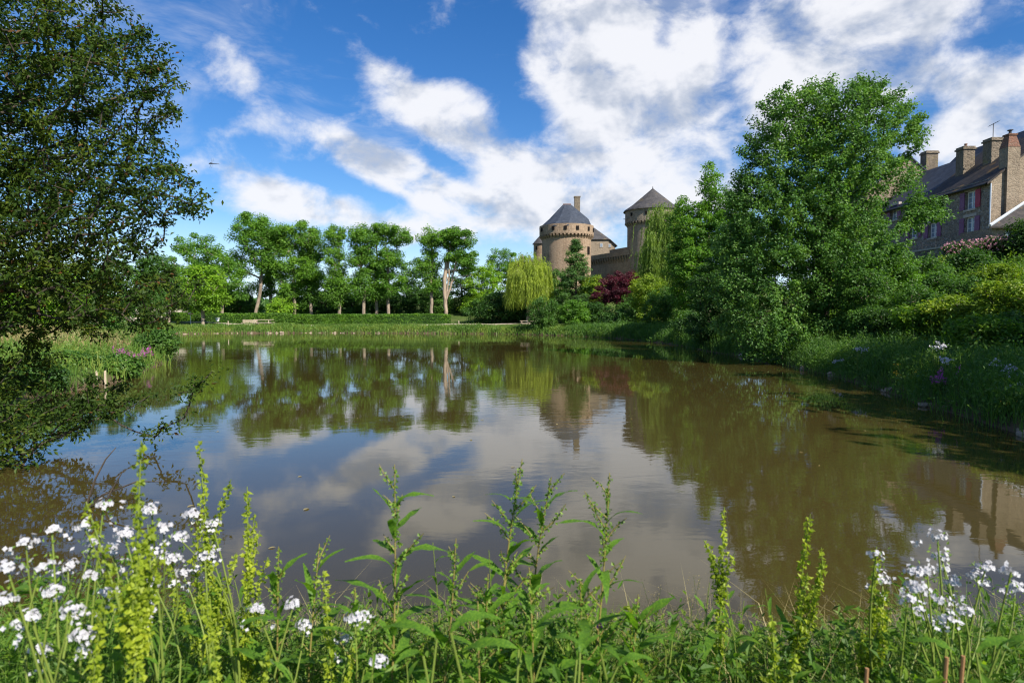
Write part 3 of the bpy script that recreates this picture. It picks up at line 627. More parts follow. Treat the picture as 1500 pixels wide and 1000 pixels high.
for i, (y, z0, z1, kind) in enumerate(wins):
    wn = MB(); xi = FX + .2
    for a, b, c, d in ((y - HW, y - HW + .09, z0, z1), (y + HW - .09, y + HW, z0, z1), (y - HW + .09, y + HW - .09, z0, z0 + .09), (y - HW + .09, y + HW - .09, z1 - .09, z1), (y - .05, y + .05, z0 + .09, z1 - .09)):
        p0, p1 = hp(xi, a, c), hp(xi + .07, b, d); wn.box(p0[0], p1[0], p0[1], p1[1], p0[2], p1[2])
    for s in (.36, .68):
        zz = z0 + (z1 - z0) * s
        for a, b in ((y - HW + .09, y - .05), (y + .05, y + HW - .09)):
            p0, p1 = hp(xi + .01, a, zz - .02), hp(xi + .06, b, zz + .02); wn.box(p0[0], p1[0], p0[1], p1[1], p0[2], p1[2])
    wn = wn.build('window', M['white'], hs_)
    for a, b in ((y - HW + .09, y - .05), (y + .05, y + HW - .09)):
        p0 = hp(xi + .035, a, z0 + .09); p1 = hp(xi + .035, b, z1 - .09)
        MB().poly((p0[0], p0[1], p0[2]), (p0[0], p0[1], p1[2]), (p0[0], p1[1], p1[2]), (p0[0], p1[1], p0[2])).build('pane', M['glass'], wn)
    p0, p1 = hp(FX - .10, y - HW - .1, z0 - .16), hp(FX + .25, y + HW + .1, z0 - .005); MB().box(p0[0], p1[0], p0[1], p1[1], p0[2], p1[2]).build('sill', M['frame'], wn)
    p0, p1 = hp(FX - .03, y - HW - .16, z1 + .005), hp(FX + .25, y + HW + .16, z1 + .24); MB().box(p0[0], p1[0], p0[1], p1[1], p0[2], p1[2]).build('lintel', M['frame'], wn)
    for s in (-1, 1):
        red = kind == 'red' and s == -1
        mt = M['redshutter'] if red else M['shutter']
        mb = MB(); bw = .11
        for j in range(5):
            yy = y + s * (HW + .03 + .05 + j * bw); p0, p1 = hp(FX - .075, yy - bw * .47, z0 + .02), hp(FX - .035, yy + bw * .47, z1 - .02); mb.box(p0[0], p1[0], p0[1], p1[1], p0[2], p1[2])
        sh = mb.build('shutter', mt, hs_)
        if red: sh['label'] = 'crimson shutter'
        for f_ in (.18, .80):
            zz = z0 + (z1 - z0) * f_; ya, yb = sorted((y + s * (HW + .04), y + s * (HW + .57))); p0, p1 = hp(FX - .105, ya, zz - .06), hp(FX - .077, yb, zz + .06)
            MB().box(p0[0], p1[0], p0[1], p1[1], p0[2], p1[2]).build('batten', mt, sh)
def chimney(xa, xb, ya, yb, z0, z1, mat, pot=True, cap=True, parent=hs_, h=hp, name='chimney'):
    mb = MB(); p0, p1 = h(xa, ya, z0), h(xb, yb, z1); mb.box(p0[0], p1[0], p0[1], p1[1], p0[2], p1[2])
    o = mb.build(name, M[mat], parent)
    if cap:
        mb = MB(); mb.box(p0[0] - .09, p1[0] + .09, p0[1] - .09, p1[1] + .09, p1[2] + .003, p1[2] + .14); mb.box(p0[0] - .02, p1[0] + .02, p0[1] - .02, p1[1] + .02, p1[2] + .143, p1[2] + .28); mb.build('coping', M[mat], o)
    if pot:
        cx_, cy_ = (p0[0] + p1[0]) / 2, (p0[1] + p1[1]) / 2
        mb = MB(); lathe(mb, [(.12, p1[2] + .2), (.10, p1[2] + .5), (.13, p1[2] + .52), (.13, p1[2] + .58), (0.02, p1[2] + .58)], (cx_, cy_), 10); mb.build('chimney_pot', M['brickc'], o)
    return o
chimney(38.96, 39.95, 56.0, 56.95, 13.6, 16.7, 'chim')
c3 = chimney(X(1445, 53.4), X(1461, 53.4), 53.4, 54.4, 14.0, Z(206, 53.4), 'chim', pot=False)
# stack built on the gable, with a tapering brick top
gx0, gx1 = X(1469, 49.75), X(1487, 49.75); zs_ = Z(215, 49.75); zt2 = Z(197, 49.75)
cg = chimney(gx0, gx1, 49.75, 50.65, ZG - 1.5, zs_, 'gable', pot=False, cap=False, name='chimney_breast')
a = hp(gx0 - .02, 49.73, zs_ + .003); b = hp(gx1 - .02, 50.67, zs_); mb = MB(); i_ = .2
V = [(a[0], a[1], a[2]), (b[0], a[1], a[2]), (b[0], b[1], a[2]), (a[0], b[1], a[2])]; zz = hp(0, 0, zt2)[2]
V += [(a[0] + i_, a[1] + i_, zz), (b[0] - i_, a[1] + i_, zz), (b[0] - i_, b[1] - i_, zz), (a[0] + i_, b[1] - i_, zz)]
mb.add(V, np.array([(0, 1, 5, 4), (1, 2, 6, 5), (2, 3, 7, 6), (3, 0, 4, 7), (4, 5, 6, 7)])); mb.box(a[0] + i_ - .07, b[0] - i_ + .07, a[1] + i_ - .07, b[1] - i_ + .07, zz + .003, zz + .12); cp = mb.build('chimney_cap', M['brickc'], cg)
mb = MB(); xm, ym = (a[0] + b[0]) / 2, (a[1] + b[1]) / 2; lathe(mb, [(.10, zz + .1), (.10, zz + .38), (.2, zz + .42), (.2, zz + .46), (.01, zz + .48)], (xm, ym), 10); mb.build('cowl', M['iron'], cg)
# aerial on the middle stack
ax, ay, az = X(1446.5, 53.9), 53.9, Z(205, 53.9)
an = thing('television_aerial', (ax, ay, az), 'thin television aerial on the broad dark chimney', 'aerial')
mb = MB(); tube(mb, [(0, 0, -.3), (0, 0, 1.35)], .03, 5); mb.build('mast', M['iron'], an)
mb = MB(); tube(mb, [(-.28, .1, 1.15), (.36, -.1, 1.5)], .022, 5)
for u in np.linspace(0, 1, 6): c_ = np.array([-.28, .1, 1.15]) * (1 - u) + np.array([.36, -.1, 1.5]) * u; tube(mb, [c_ + [-.05, -.22, .02], c_ + [.05, .22, -.02]], .014, 4)
mb.build('antenna_bar', M['iron'], an)
# taller slate roof behind, further house with gable chimney
def simple_house(name, label, x0, x1, y0, y1, z0, ze_, zr_, wall, roofm, axis='y'):
    o = thing(name, (x0, y0, z0), label, 'house'); w_, d_, e_, r_ = x1 - x0, y1 - y0, ze_ - z0, zr_ - z0
    mb = MB()
    if axis == 'y':
        xm = w_ / 2
        for yy in (0, d_): mb.poly((0, yy, -3), (w_, yy, -3), (w_, yy, e_), (xm, yy, r_), (0, yy, e_))
        mb.poly((0, 0, -3), (0, 0, e_), (0, d_, e_), (0, d_, -3)); mb.poly((w_, 0, -3), (w_, d_, -3), (w_, d_, e_), (w_, 0, e_)); mb.build('wall', M[wall], o)
        for s in (0, 1):
            xe = -.3 if s == 0 else w_ + .3; zz = e_ - .3 * (r_ - e_) / xm; mb = MB(); A = [(xe, -.15, zz), (xm, -.15, r_), (xm, d_ + .15, r_), (xe, d_ + .15, zz)]; B = [(p_[0], p_[1], p_[2] + .15) for p_ in A]
            mb.add(A + B, np.array([(0, 3, 2, 1), (4, 5, 6, 7), (0, 1, 5, 4), (2, 3, 7, 6), (3, 0, 4, 7)])); mb.build('roof', M[roofm], o)
    else:
        ym = d_ / 2
        for xx in (0, w_): mb.poly((xx, 0, -3), (xx, d_, -3), (xx, d_, e_), (xx, ym, r_), (xx, 0, e_))
        mb.poly((0, 0, -3), (0, 0, e_), (w_, 0, e_), (w_, 0, -3)); mb.poly((0, d_, -3), (w_, d_, -3), (w_, d_, e_), (0, d_, e_)); mb.build('wall', M[wall], o)
        for s in (0, 1):
            ye = -.3 if s == 0 else d_ + .3; zz = e_ - .3 * (r_ - e_) / ym; mb = MB(); A = [(-.15, ye, zz), (w_ + .15, ye, zz), (w_ + .15, ym, r_), (-.15, ym, r_)]; B = [(p_[0], p_[1], p_[2] + .15) for p_ in A]
            mb.add(A + B, np.array([(0, 1, 2, 3), (4, 5, 6, 7), (0, 1, 5, 4), (3, 0, 4, 7), (1, 2, 6, 5)])); mb.build('roof', M[roofm], o)
    return o
bh = simple_house('stone_house', 'tall house whose blue slate roof rises behind the chimneys', 46.0, 56.0, 56, 74, 7.5, 15.5, 20.6, 'gable', 'slate')
h2 = simple_house('stone_house', 'far stone house with lit gable and square chimney behind the large tree', 36.3, 44.7, 66.3, 78, 7.2, 15.0, 18.6, 'gable', 'slate')
h2p = lambda x, y, z: (x - 36.3, y - 66.3, z - 7.2)
chimney(X(1350, 67), X(1367, 67), 66.9, 67.9, 16.6, Z(225, 67), 'chim', pot=False, parent=h2, h=h2p)
# lean-to with hipped slate roof against the gable
lt = thing('lean_to', (34.0, 46.0, ZG), 'low lean-to with hipped slate roof and pale verge against the gable', 'outbuilding')
A_, B_, C_, D_, E_ = (0, 0, 1.55), (12, 0, 1.55), (7.0, 3.9, 4.85), (2.6, 3.9, 1.9), (12, 3.9, 4.85)
mb = MB(); up3 = np.array([0, 0, .12])
mb.poly(A_, B_, E_, C_); mb.poly(A_, C_, D_); mb.poly(*[np.array(p_) - up3 for p_ in (A_, B_)], B_, A_); mb.build('roof', M['oldslate'], lt)
mb = MB(); tube(mb, [np.array(A_) + [0, -.02, .05], np.array(C_) + [0, -.02, .06]], .11, 6, True); mb.build('verge', M['zinc'], lt)
mb = MB(); mb.box(.5, 12, .45, 3.7, -2.5, 1.5); mb.build('wall', M['rubble'], lt)
f = MB().box(-.38, .38, -.06, .05, -.55, .55).build('window', M['white'], lt, loc=(1.85, .45, .75))
for s in (-1, 1): MB().box(min(s * .04, s * .32), max(s * .04, s * .32), -.075, -.0601, -.48, .48).build('pane', M['glass'], f)
# terrace wall with railing
tw_ = thing('terrace_wall', (31.6, 40, 3.0), 'mossy stone terrace wall below the shuttered house', 'wall')
mb = MB(); mb.box(0, .6, 0, 24, -1.5, 4.35); mb.build('wall', M['rwall'], tw_)
MB().box(-.06, .66, -.05, 24.05, 4.353, 4.47).build('coping', M['frame'], tw_)
rl = thing('metal_railing', (31.9, 47, 7.48), 'grey metal railing along the top of the terrace wall', 'railing')
for i in range(6): mb = MB(); tube(mb, [(0, i * 1.6, -.02), (0, i * 1.6, .62)], .02, 6); mb.build('post', M['iron'], rl)
for z_ in (.32, .62): mb = MB(); tube(mb, [(0, -.05, z_), (0, 8.05, z_)], .022, 6); mb.build('rail', M['iron'], rl)

# ------------------------------------------------------------------ far bank: hedge, row of tall trees
def on(px, Y): x = X(px, Y); return (x, Y, hz(x, Y))
ROW = [  # trunk px, foot px, top of trunk px/py, crown ellipsoids (px, py, rx, ry), depth, mat, label
    (372, 384, 390, [(372, 345, 34, 30), (350, 385, 22, 22), (392, 378, 22, 24), (395, 338, 22, 18), (372, 322, 24, 10)], 101, 'row', 'tallest broad tree with straight bare pale trunk behind the wooden bench', 'bark'),
    (393, 398, 372, [(406, 350, 14, 20), (398, 400, 12, 20), (385, 420, 13, 15)], 104, 'row', 'slim tree with thin trunk close beside the tallest broad tree', 'bark'),
    (433, 424, 395, [(425, 352, 22, 24), (440, 395, 28, 22), (415, 398, 18, 24), (424, 425, 16, 10), (450, 345, 20, 22)], 101, 'row2', 'broad tree with leaning grey trunk over the clipped hedge', 'bark'),
    (457, 452, 380, [(456, 365, 16, 30), (455, 408, 18, 24), (448, 440, 12, 10)], 103, 'row', 'narrow tree just right of the leaning trunk', 'bark'),
    (497, 492, 365, [(491, 345, 17, 14), (488, 375, 15, 20), (495, 410, 19, 24), (493, 435, 15, 12)], 100, 'row2', 'narrow columnar tree standing alone in the tall row', 'bark'),
    (533, 530, 380, [(530, 345, 19, 17), (526, 385, 18, 24), (532, 420, 17, 18), (540, 362, 12, 20)], 100, 'row', 'tall tree with pale trunk, thin crown with gaps', 'bark'),
    (551, 552, 370, [(556, 340, 12, 12), (553, 395, 16, 22), (552, 425, 14, 14)], 102, 'row2', 'slender tree wedged between two broader crowns of the row', 'bark'),
    (569, 565, 385, [(580, 345, 22, 16), (572, 385, 24, 24), (590, 412, 16, 20), (566, 420, 14, 14)], 101, 'row', 'tall tree with broad right hand crown before the gap of sky', 'bark'),
    (633, 632, 380, [(628, 350, 16, 15), (625, 385, 18, 22), (634, 410, 15, 16)], 101, 'row2', 'tall straight tree left of the pale forked trunk', 'bark'),
]
for i, (pf, pt, tpy, ce, Y, mt, lab, bk) in enumerate(ROW):
    b = on(pf, Y); t = at(pt, tpy - 20, Y)
    es = [ell(a, c, rx, ry, Y, ry=max(1.6, rx * .9 * Y / F)) for a, c, rx, ry in ce]
    nt = int(sum(rx * ry for _, _, rx, ry in ce) / 40) + 14
    tree('tall_tree', lab, 'tree', b, t, es, mt, 100 + i, nt, 300, 1.05, .28, .26, bk, 'tall trees along the far bank', flat=.72, up=.75, r_tip=.02, shell=2.1, along=.7)
# pale forked tree
Y = 100; b = on(652, Y)
ft = tree('forked_tree', 'tall tree with pale trunk forking into several bare limbs', 'tree', b, at(656, 372, Y), [ell(672, 350, 24, 16, Y, 2.4), ell(684, 378, 14, 22, Y, 2), ell(650, 348, 14, 14, Y, 2), ell(665, 378, 12, 8, Y, 1.6)], 'row', 140, 44, 300, .95, .285, .30, 'barkpale', shell=2.2, r_tip=.04, up=.8, along=.3)
mb = MB(); bb = np.array(b)
for pts, r0 in (([(653, 440), (660, 420), (664, 400), (668, 385), (670, 365)], .19), ([(653, 435), (658, 405), (657, 385), (660, 362)], .16), ([(657, 428), (664, 410), (672, 404), (692, 403)], .10), ([(656, 410), (651, 395), (643, 390)], .10), ([(655, 425), (665, 424)], .09)):
    pp = [np.array(at(a, c, Y - .25)) - bb for a, c in pts]; tube(mb, pp, np.linspace(r0, r0 * .4, len(pp)), 7)
mb.build('limb', M['barkpale'], ft, True)
# left group
LEFT = [
    (325, 95, (322, 400), [(295, 385, 45, 38), (285, 360, 30, 16), (325, 400, 30, 30), (262, 420, 26, 34), (335, 425, 28, 26)], 'row', 'wide rounded tree at the left end of the hedge', 90),
    (297, 86, (296, 440), [(300, 418, 30, 30), (285, 440, 18, 16), (312, 436, 20, 18), (296, 398, 18, 10)], 'yellow', 'small bright yellow green tree beside the warning sign', 60),
    (247, 88, (246, 430), [(240, 420, 28, 26), (225, 400, 26, 26), (255, 445, 16, 10)], 'mid', 'shady tree with slim dark trunk at the path end', 60),
    (348, 108, (350, 440), [(348, 440, 26, 24), (330, 445, 20, 18), (366, 448, 14, 18)], 'mid', 'rounded low tree behind the hedge left of the bare trunk', 50),
]
for i, (pf, Y, t, ce, mt, lab, nt) in enumerate(LEFT):
    tree('broadleaf_tree', lab, 'tree', on(pf, Y), at(*t, Y), [ell(a, c, rx, ry, Y, ry=rx * .8 * Y / F) for a, c, rx, ry in ce], mt, 160 + i, nt, 240, 1.0, .27, .24, 'bark', 'trees around the path end', flat=.65, up=.8, along=.4)
# wood behind the row
BACK = [(430, 432, 26, 30, 'dark', 'dark undergrowth tree behind the leaning trunk'), (478, 428, 26, 34, 'dark', 'dark bushy tree behind the columnar tree'), (516, 438, 24, 26, 'mid', 'leafy undergrowth tree behind the pale trunks'), (560, 440, 28, 24, 'dark', 'low dark tree in the undergrowth below the right hand crown'),
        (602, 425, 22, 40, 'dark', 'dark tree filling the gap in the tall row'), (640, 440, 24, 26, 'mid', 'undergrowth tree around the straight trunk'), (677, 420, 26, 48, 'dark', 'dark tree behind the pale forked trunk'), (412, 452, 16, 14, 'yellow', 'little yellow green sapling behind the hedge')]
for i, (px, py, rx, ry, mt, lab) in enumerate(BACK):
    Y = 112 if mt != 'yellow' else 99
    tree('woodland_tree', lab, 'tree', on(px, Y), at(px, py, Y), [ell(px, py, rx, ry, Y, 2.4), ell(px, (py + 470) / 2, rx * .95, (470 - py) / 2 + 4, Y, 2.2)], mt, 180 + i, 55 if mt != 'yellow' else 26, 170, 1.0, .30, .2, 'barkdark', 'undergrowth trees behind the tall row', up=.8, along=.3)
MIDR = [(712, 108, 430, [(708, 425, 26, 34), (700, 450, 24, 20), (720, 400, 14, 16)], 'yellow', 'bright yellow green tree between forked trunk and willow', 70, 'mid'),
        (745, 128, 400, [(738, 395, 34, 26), (760, 392, 22, 20), (735, 375, 22, 12)], 'row', 'round topped tree showing above the willow', 60, 0),
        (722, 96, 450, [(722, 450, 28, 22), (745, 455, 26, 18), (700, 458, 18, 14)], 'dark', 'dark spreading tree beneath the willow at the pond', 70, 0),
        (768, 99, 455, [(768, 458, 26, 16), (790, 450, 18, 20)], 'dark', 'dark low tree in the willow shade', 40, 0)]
for i, (pf, Y, tp, ce, mt, lab, nt, _) in enumerate(MIDR):
    tree('broadleaf_tree', lab, 'tree', on(pf, Y), at(pf, tp, Y), [ell(a, c, rx, ry, Y, rx * .8 * Y / F) for a, c, rx, ry in ce], mt, 200 + i, nt, 200, .95, .27, .2, 'barkdark', up=.8, along=.4)
willow('weeping_willow', 'yellow green weeping willow in front of the slate roofed tower', 774, 93, 366, 36, 452, 'willow', 220, 1500, .38, .07)
willow('weeping_willow', 'pale weeping willow hanging beside the conical roofed tower', 976, 88, 284, 46, 425, 'willow2', 221, 1900, .38, .08)
# conifer before the tower
Y = 92; b = on(843, Y); rs = np.random.default_rng(230); o = thing('conifer_tree', b, 'dark layered conifer in front of the warm stone tower', 'tree')
zt_c = Z(353, Y); T = []
for k in range(190):
    u = rs.uniform(0, 1) ** .9; z = b[2] + 1.2 + (zt_c - b[2] - 1.2) * u; rr = (1 - u) ** .8 * 40 * Y / F * rs.uniform(.3, 1.05) + .1; a = rs.uniform(0, 6.283); T.append((b[0] + math.cos(a) * rr, b[1] + math.sin(a) * rr, z - rr * .05))
T = np.array(T); tr = trunk_pts((b[0], b[1], b[2] - .2), (b[0], b[1], zt_c), 24, rs, wig=.01); N, par, tips = grow(tr, T, .6, rs, .03)
branch_mesh(N, par, .22, .015, 24, origin=b).build('trunk', M['barkdark'], o, True)
mb = MB(); clump_leaves(mb, T - np.array(b), nrm(N[tips] - N[par[tips]]), 130, .72, .23, rs, flat=.42, up=.9, along=.7, aspect=.45); mb.build('crown', M['pine'], o)
for pars in [
    ('shrub', 'dark bush on the mound under the warm stone tower', 815, 425, 26, 34, 110, 'mid', 309, 60, 150, .26, .8),
    ('shrub', 'dense bush on the mound behind the purple plum tree', 900, 420, 34, 15, 112, 'mid', 310, 60, 150, .26, .8),
    ('shrub', 'tall bush on the mound below the conical roofed tower', 945, 417, 34, 20, 110, 'lime_shrub', 311, 60, 150, .26, .8),
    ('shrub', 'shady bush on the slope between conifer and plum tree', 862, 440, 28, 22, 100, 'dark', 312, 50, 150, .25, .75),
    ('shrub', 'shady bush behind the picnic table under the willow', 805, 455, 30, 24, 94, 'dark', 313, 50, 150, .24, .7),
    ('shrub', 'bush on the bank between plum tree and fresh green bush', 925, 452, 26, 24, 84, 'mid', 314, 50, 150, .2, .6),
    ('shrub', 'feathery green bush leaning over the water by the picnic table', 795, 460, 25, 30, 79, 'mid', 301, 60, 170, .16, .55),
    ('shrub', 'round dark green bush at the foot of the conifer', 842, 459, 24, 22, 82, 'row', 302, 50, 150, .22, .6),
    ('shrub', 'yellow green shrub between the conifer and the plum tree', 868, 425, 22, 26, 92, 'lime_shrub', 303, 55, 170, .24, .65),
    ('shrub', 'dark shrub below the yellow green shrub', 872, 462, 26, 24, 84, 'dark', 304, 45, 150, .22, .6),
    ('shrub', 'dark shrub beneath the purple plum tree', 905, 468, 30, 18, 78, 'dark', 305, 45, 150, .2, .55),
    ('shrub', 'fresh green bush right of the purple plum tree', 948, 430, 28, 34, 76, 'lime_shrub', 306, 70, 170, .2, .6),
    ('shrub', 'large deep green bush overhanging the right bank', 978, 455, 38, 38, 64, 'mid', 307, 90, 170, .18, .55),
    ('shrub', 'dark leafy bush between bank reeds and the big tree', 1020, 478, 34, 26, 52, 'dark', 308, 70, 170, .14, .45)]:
    shrub(*pars)
Y = 86; b = on(903, Y)
tree('plum_tree', 'dark purple leaved plum tree below the curtain wall', 'tree', b, at(903, 440, Y), [ell(903, 425, 30, 22, Y, 2.4), ell(915, 412, 22, 14, Y, 2), ell(885, 432, 18, 14, Y, 1.6)], 'purple', 240, 80, 190, .65, .20, .14, 'barkdark', up=.5)
# right bank trees
tree('bank_tree', 'pointed green tree behind the big alder on the bank', 'tree', on(1040, 56), at(1042, 262, 56), [ell(1042, 330, 34, 55, 56, 2.2), ell(1040, 275, 16, 34, 56, 1.2), ell(1030, 400, 48, 50, 56, 2.8), ell(1005, 395, 30, 60, 56, 2.2), ell(1012, 340, 24, 46, 56, 1.8), ell(1001, 318, 20, 30, 56, 1.4), ell(1072, 330, 34, 62, 56, 1.8)], 'row', 250, 300, 140, .62, .20, .22, 'bark', up=.6, r_tip=.012, step=.6)
tree('bank_tree', 'spreading dark green tree low over the pond edge', 'tree', on(1075, 44), at(1075, 390, 44), [ell(1060, 430, 50, 50, 44, 2.2), ell(1080, 380, 40, 60, 44, 2), ell(1045, 480, 40, 28, 44, 1.8)], 'dark', 251, 200, 150, .5, .155, .2, 'barkdark', up=.6, r_tip=.012, step=.5)
# the big alder
Yb = 33.5; bx_, by_ = X(1205, Yb), Yb
tree('alder_tree', 'big spreading alder on the pond edge hiding the village houses', 'tree', (bx_, by_, hz(bx_, by_)), at(1205, 180, Yb),
     [ell(1205, 270, 108, 100, Yb, 2.9), ell(1222, 200, 90, 66, Yb, 2.4), ell(1105, 300, 40, 60, Yb, 1.8), ell(1085, 370, 40, 50, Yb, 1.8), ell(1160, 215, 68, 70, Yb, 2.2), ell(1185, 380, 125, 90, Yb, 3.2), ell(1120, 420, 74, 80, Yb - .6, 2.2), ell(1140, 490, 66, 46, Yb - 1.6, 1.6), ell(1200, 480, 64, 55, Yb - 1, 1.8), ell(1275, 380, 58, 68, Yb, 2.2), ell(1268, 255, 50, 55, Yb, 1.8), ell(1290, 188, 42, 30, Yb, 1.3), ell(1225, 150, 60, 26, Yb, 1.4), ell(1165, 165, 40, 30, Yb, 1.2), ell(1150, 320, 90, 60, Yb - .5, 2.4)],
     'alder', 260, 1050, 112, .37, .138, .22, 'barkdark', up=.55, r_tip=.007, step=.45, along=1.7, flat=.75, arch=.05, shell=2.0, aspect=.72,
     extra=[at(px + dx, py + dy, Yb + dz) for px, py in ((1346, 178), (1338, 196), (1328, 232), (1338, 262), (1345, 300), (1092, 250), (1082, 280), (1078, 330), (1066, 360), (1062, 402), (1100, 215), (1128, 150), (1150, 132), (1185, 128), (1215, 122), (1258, 120), (1272, 124), (1290, 130), (1315, 145), (1330, 160), (1335, 318), (1378, 300), (1362, 302), (1070, 440), (1060, 470)) for dx, dy, dz in ((0, 0, .3), (-8, 8, -.4), (6, 12, .8), (-14, 5, .1), (3, -7, 0), (9, 18, -.5))])
# trees standing right of the frame; they shade the near right bank
for i, (x_, y_, top_, lab) in enumerate([(18.5, 9.0, 11.0, 'ash tree on the right bank shading the near herbs'), (21.5, 14.5, 12.0, 'second ash tree on the slope shading the right bank'), (17.5, 3.5, 10.5, 'ash tree beside the near corner of the pond')]):
    g_ = hz(x_, y_); tree('ash_tree', lab, 'tree', (x_, y_, g_), (x_, y_, g_ + top_ * .7), [((x_, y_, g_ + top_ * .62), (3.2, 3.2, top_ * .36)), ((x_ - 1, y_, g_ + top_ * .45), (2.6, 2.6, 2.4))], 'mid', 270 + i, 90, 40, .8, .42, .2, 'bark', up=.6, r_tip=.012)
# shrubs on the slope below the houses
SL = [('broad green shrub against the foot of the alder', 1265, 425, 44, 34, 31, 'mid', 70), ('yellow green tall herbs shrub under the terrace wall', 1395, 400, 34, 28, 40, 'lime_shrub', 70), ('grey green thicket below the mauve shutters', 1350, 405, 40, 34, 38, 'mid', 70),
      ('dense dark bush at the top of the slope', 1440, 405, 34, 22, 38, 'dark', 60), ('low yellow bush on the sunny slope', 1400, 452, 48, 18, 26, 'lime_shrub', 70), ('clipped green bush above the mown strip', 1300, 470, 36, 18, 29, 'ivy', 60),
      ('big bright shrub high on the right slope', 1475, 440, 44, 34, 24, 'lime_shrub', 90), ('leafy green bush behind the mown strip', 1340, 440, 42, 24, 31, 'mid', 60), ('low tangled bush above the white flowers', 1440, 480, 50, 14, 21, 'meadow', 70),
      ('round evergreen bush beside the lean-to roof', 1508, 362, 38, 46, 40, 'ivy', 130), ('fresh green sapling bush beside the alder trunk', 1310, 400, 34, 40, 34, 'row', 70),
      ('tall green thicket at the corner of the terrace wall', 1375, 425, 40, 26, 35, 'mid', 80), ('dark thicket below the climbing rose', 1425, 428, 40, 22, 33, 'mid', 80), ('feathery yellow bush on the crest of the slope', 1465, 410, 40, 26, 33, 'lime_shrub', 80), ('dark hollow bush under the big bright shrub', 1490, 478, 40, 18, 22, 'dark', 70), ('mixed green bush in the middle of the slope', 1350, 462, 40, 16, 27, 'meadow', 70), ('coarse bush with pale shoots beside the clipped bush', 1265, 470, 26, 22, 30, 'mid', 50), ('deep green bush behind the round evergreen', 1420, 385, 30, 20, 39, 'dark', 50)]
for i, (lab, px, py, rx, ry, Y, mt, nt) in enumerate(SL):
    shrub('shrub', lab, px, py, rx, ry, Y, mt, 320 + i, nt, 150, .115 if Y < 35 else .14, .36 if Y < 35 else .45)
# climbing rose on the terrace wall
rs = np.random.default_rng(350)
for i, (px, py, YR, rx, ry, lab) in enumerate([(1405, 366, 44.6, 26, 11, 'pink climbing rose spilling over the terrace wall under the railing'), (1450, 360, 41.8, 32, 12, 'pink climbing rose mounding beside the lean-to window')]):
    o = shrub('climbing_rose', lab, px, py, rx, ry, YR, 'ivy', 351 + i, 60, 120, .12, .38, cat='rose')
    e = ell(px, py, rx * 1.02, ry * 1.05, YR - .3); P = pts_in_ells([e], 120, rs, 3) - np.array(o.location) + [0, -.25, .1]; mb = MB()
    for k in range(5): leaves(mb, P + rs.normal(size=P.shape) * .03, rs.normal(size=P.shape), rs.normal(size=P.shape) + [0, -.4, .6], .11, .09)
    mb.build('blossom', M['pink'], o)
# clipped hedge along the path
hx = np.linspace(X(262, 96), X(662, 96), 240); hg = thing('clipped_hedge', (hx[0], 94, hz(hx[0], 94)), 'long low clipped hedge along the far bank path', 'hedge')
rs = np.random.default_rng(360); n = 28000; u = rs.uniform(0, 1, n); xx = hx[0] + (hx[-1] - hx[0]) * u; yy = 93.8 + np.sin(u * 9) * .15; gz = height(xx, yy); top = 1.25 + wob(xx, yy) * .05
side = rs.uniform(0, 1, n); face = side < .55; py_ = np.where(face, -.55 + rs.normal(0, .06, n), rs.uniform(-.55, .55, n)); pz = np.where(face, rs.uniform(0, 1, n) * top, top + rs.normal(0, .035, n))
P = np.stack([xx, yy + py_, gz + pz], 1); Nv = np.where(face[:, None], [0, -1., .35], [0, -.2, 1.]) + rs.normal(size=(n, 3)) * .5
mb = MB(); leaves(mb, P - np.array(hg.location), rs.normal(size=(n, 3)), Nv, .21, .15); mb.build('foliage', M['hedge'], hg)
mb = MB()
for a, b_ in zip(range(0, 239, 4), range(4, 243, 4)):
    b_ = min(b_, 239); g0 = hz(hx[a], 93.8); lo = np.array(hg.location); mb.box(hx[a] - lo[0], hx[b_] - lo[0], -.70, .28, g0 - lo[2] - .1, g0 - lo[2] + 1.12)
mb.build('branches', M['ivy'], hg)

# distant wooded ridge
rs = np.random.default_rng(365); n = 18000; th = rs.uniform(-.95, .95, n); dd = rs.uniform(300, 420, n); xx = np.sin(th) * dd; yy = np.cos(th) * dd
hh = 10 + 5 * np.sin(th * 23 + np.sin(th * 61)) * .5 + 3 * np.sin(th * 90) * .4; zz = height(xx, yy) - 1 + hh * rs.uniform(0, 1, n) ** .5
mb = MB(); leaves(mb, np.stack([xx, yy, zz], 1), rs.normal(size=(n, 3)), rs.normal(size=(n, 3)) + [0, -.6, .8], 4.2, 3.4); setting(mb.build('distant_wood', M['dark']), 'stuff')

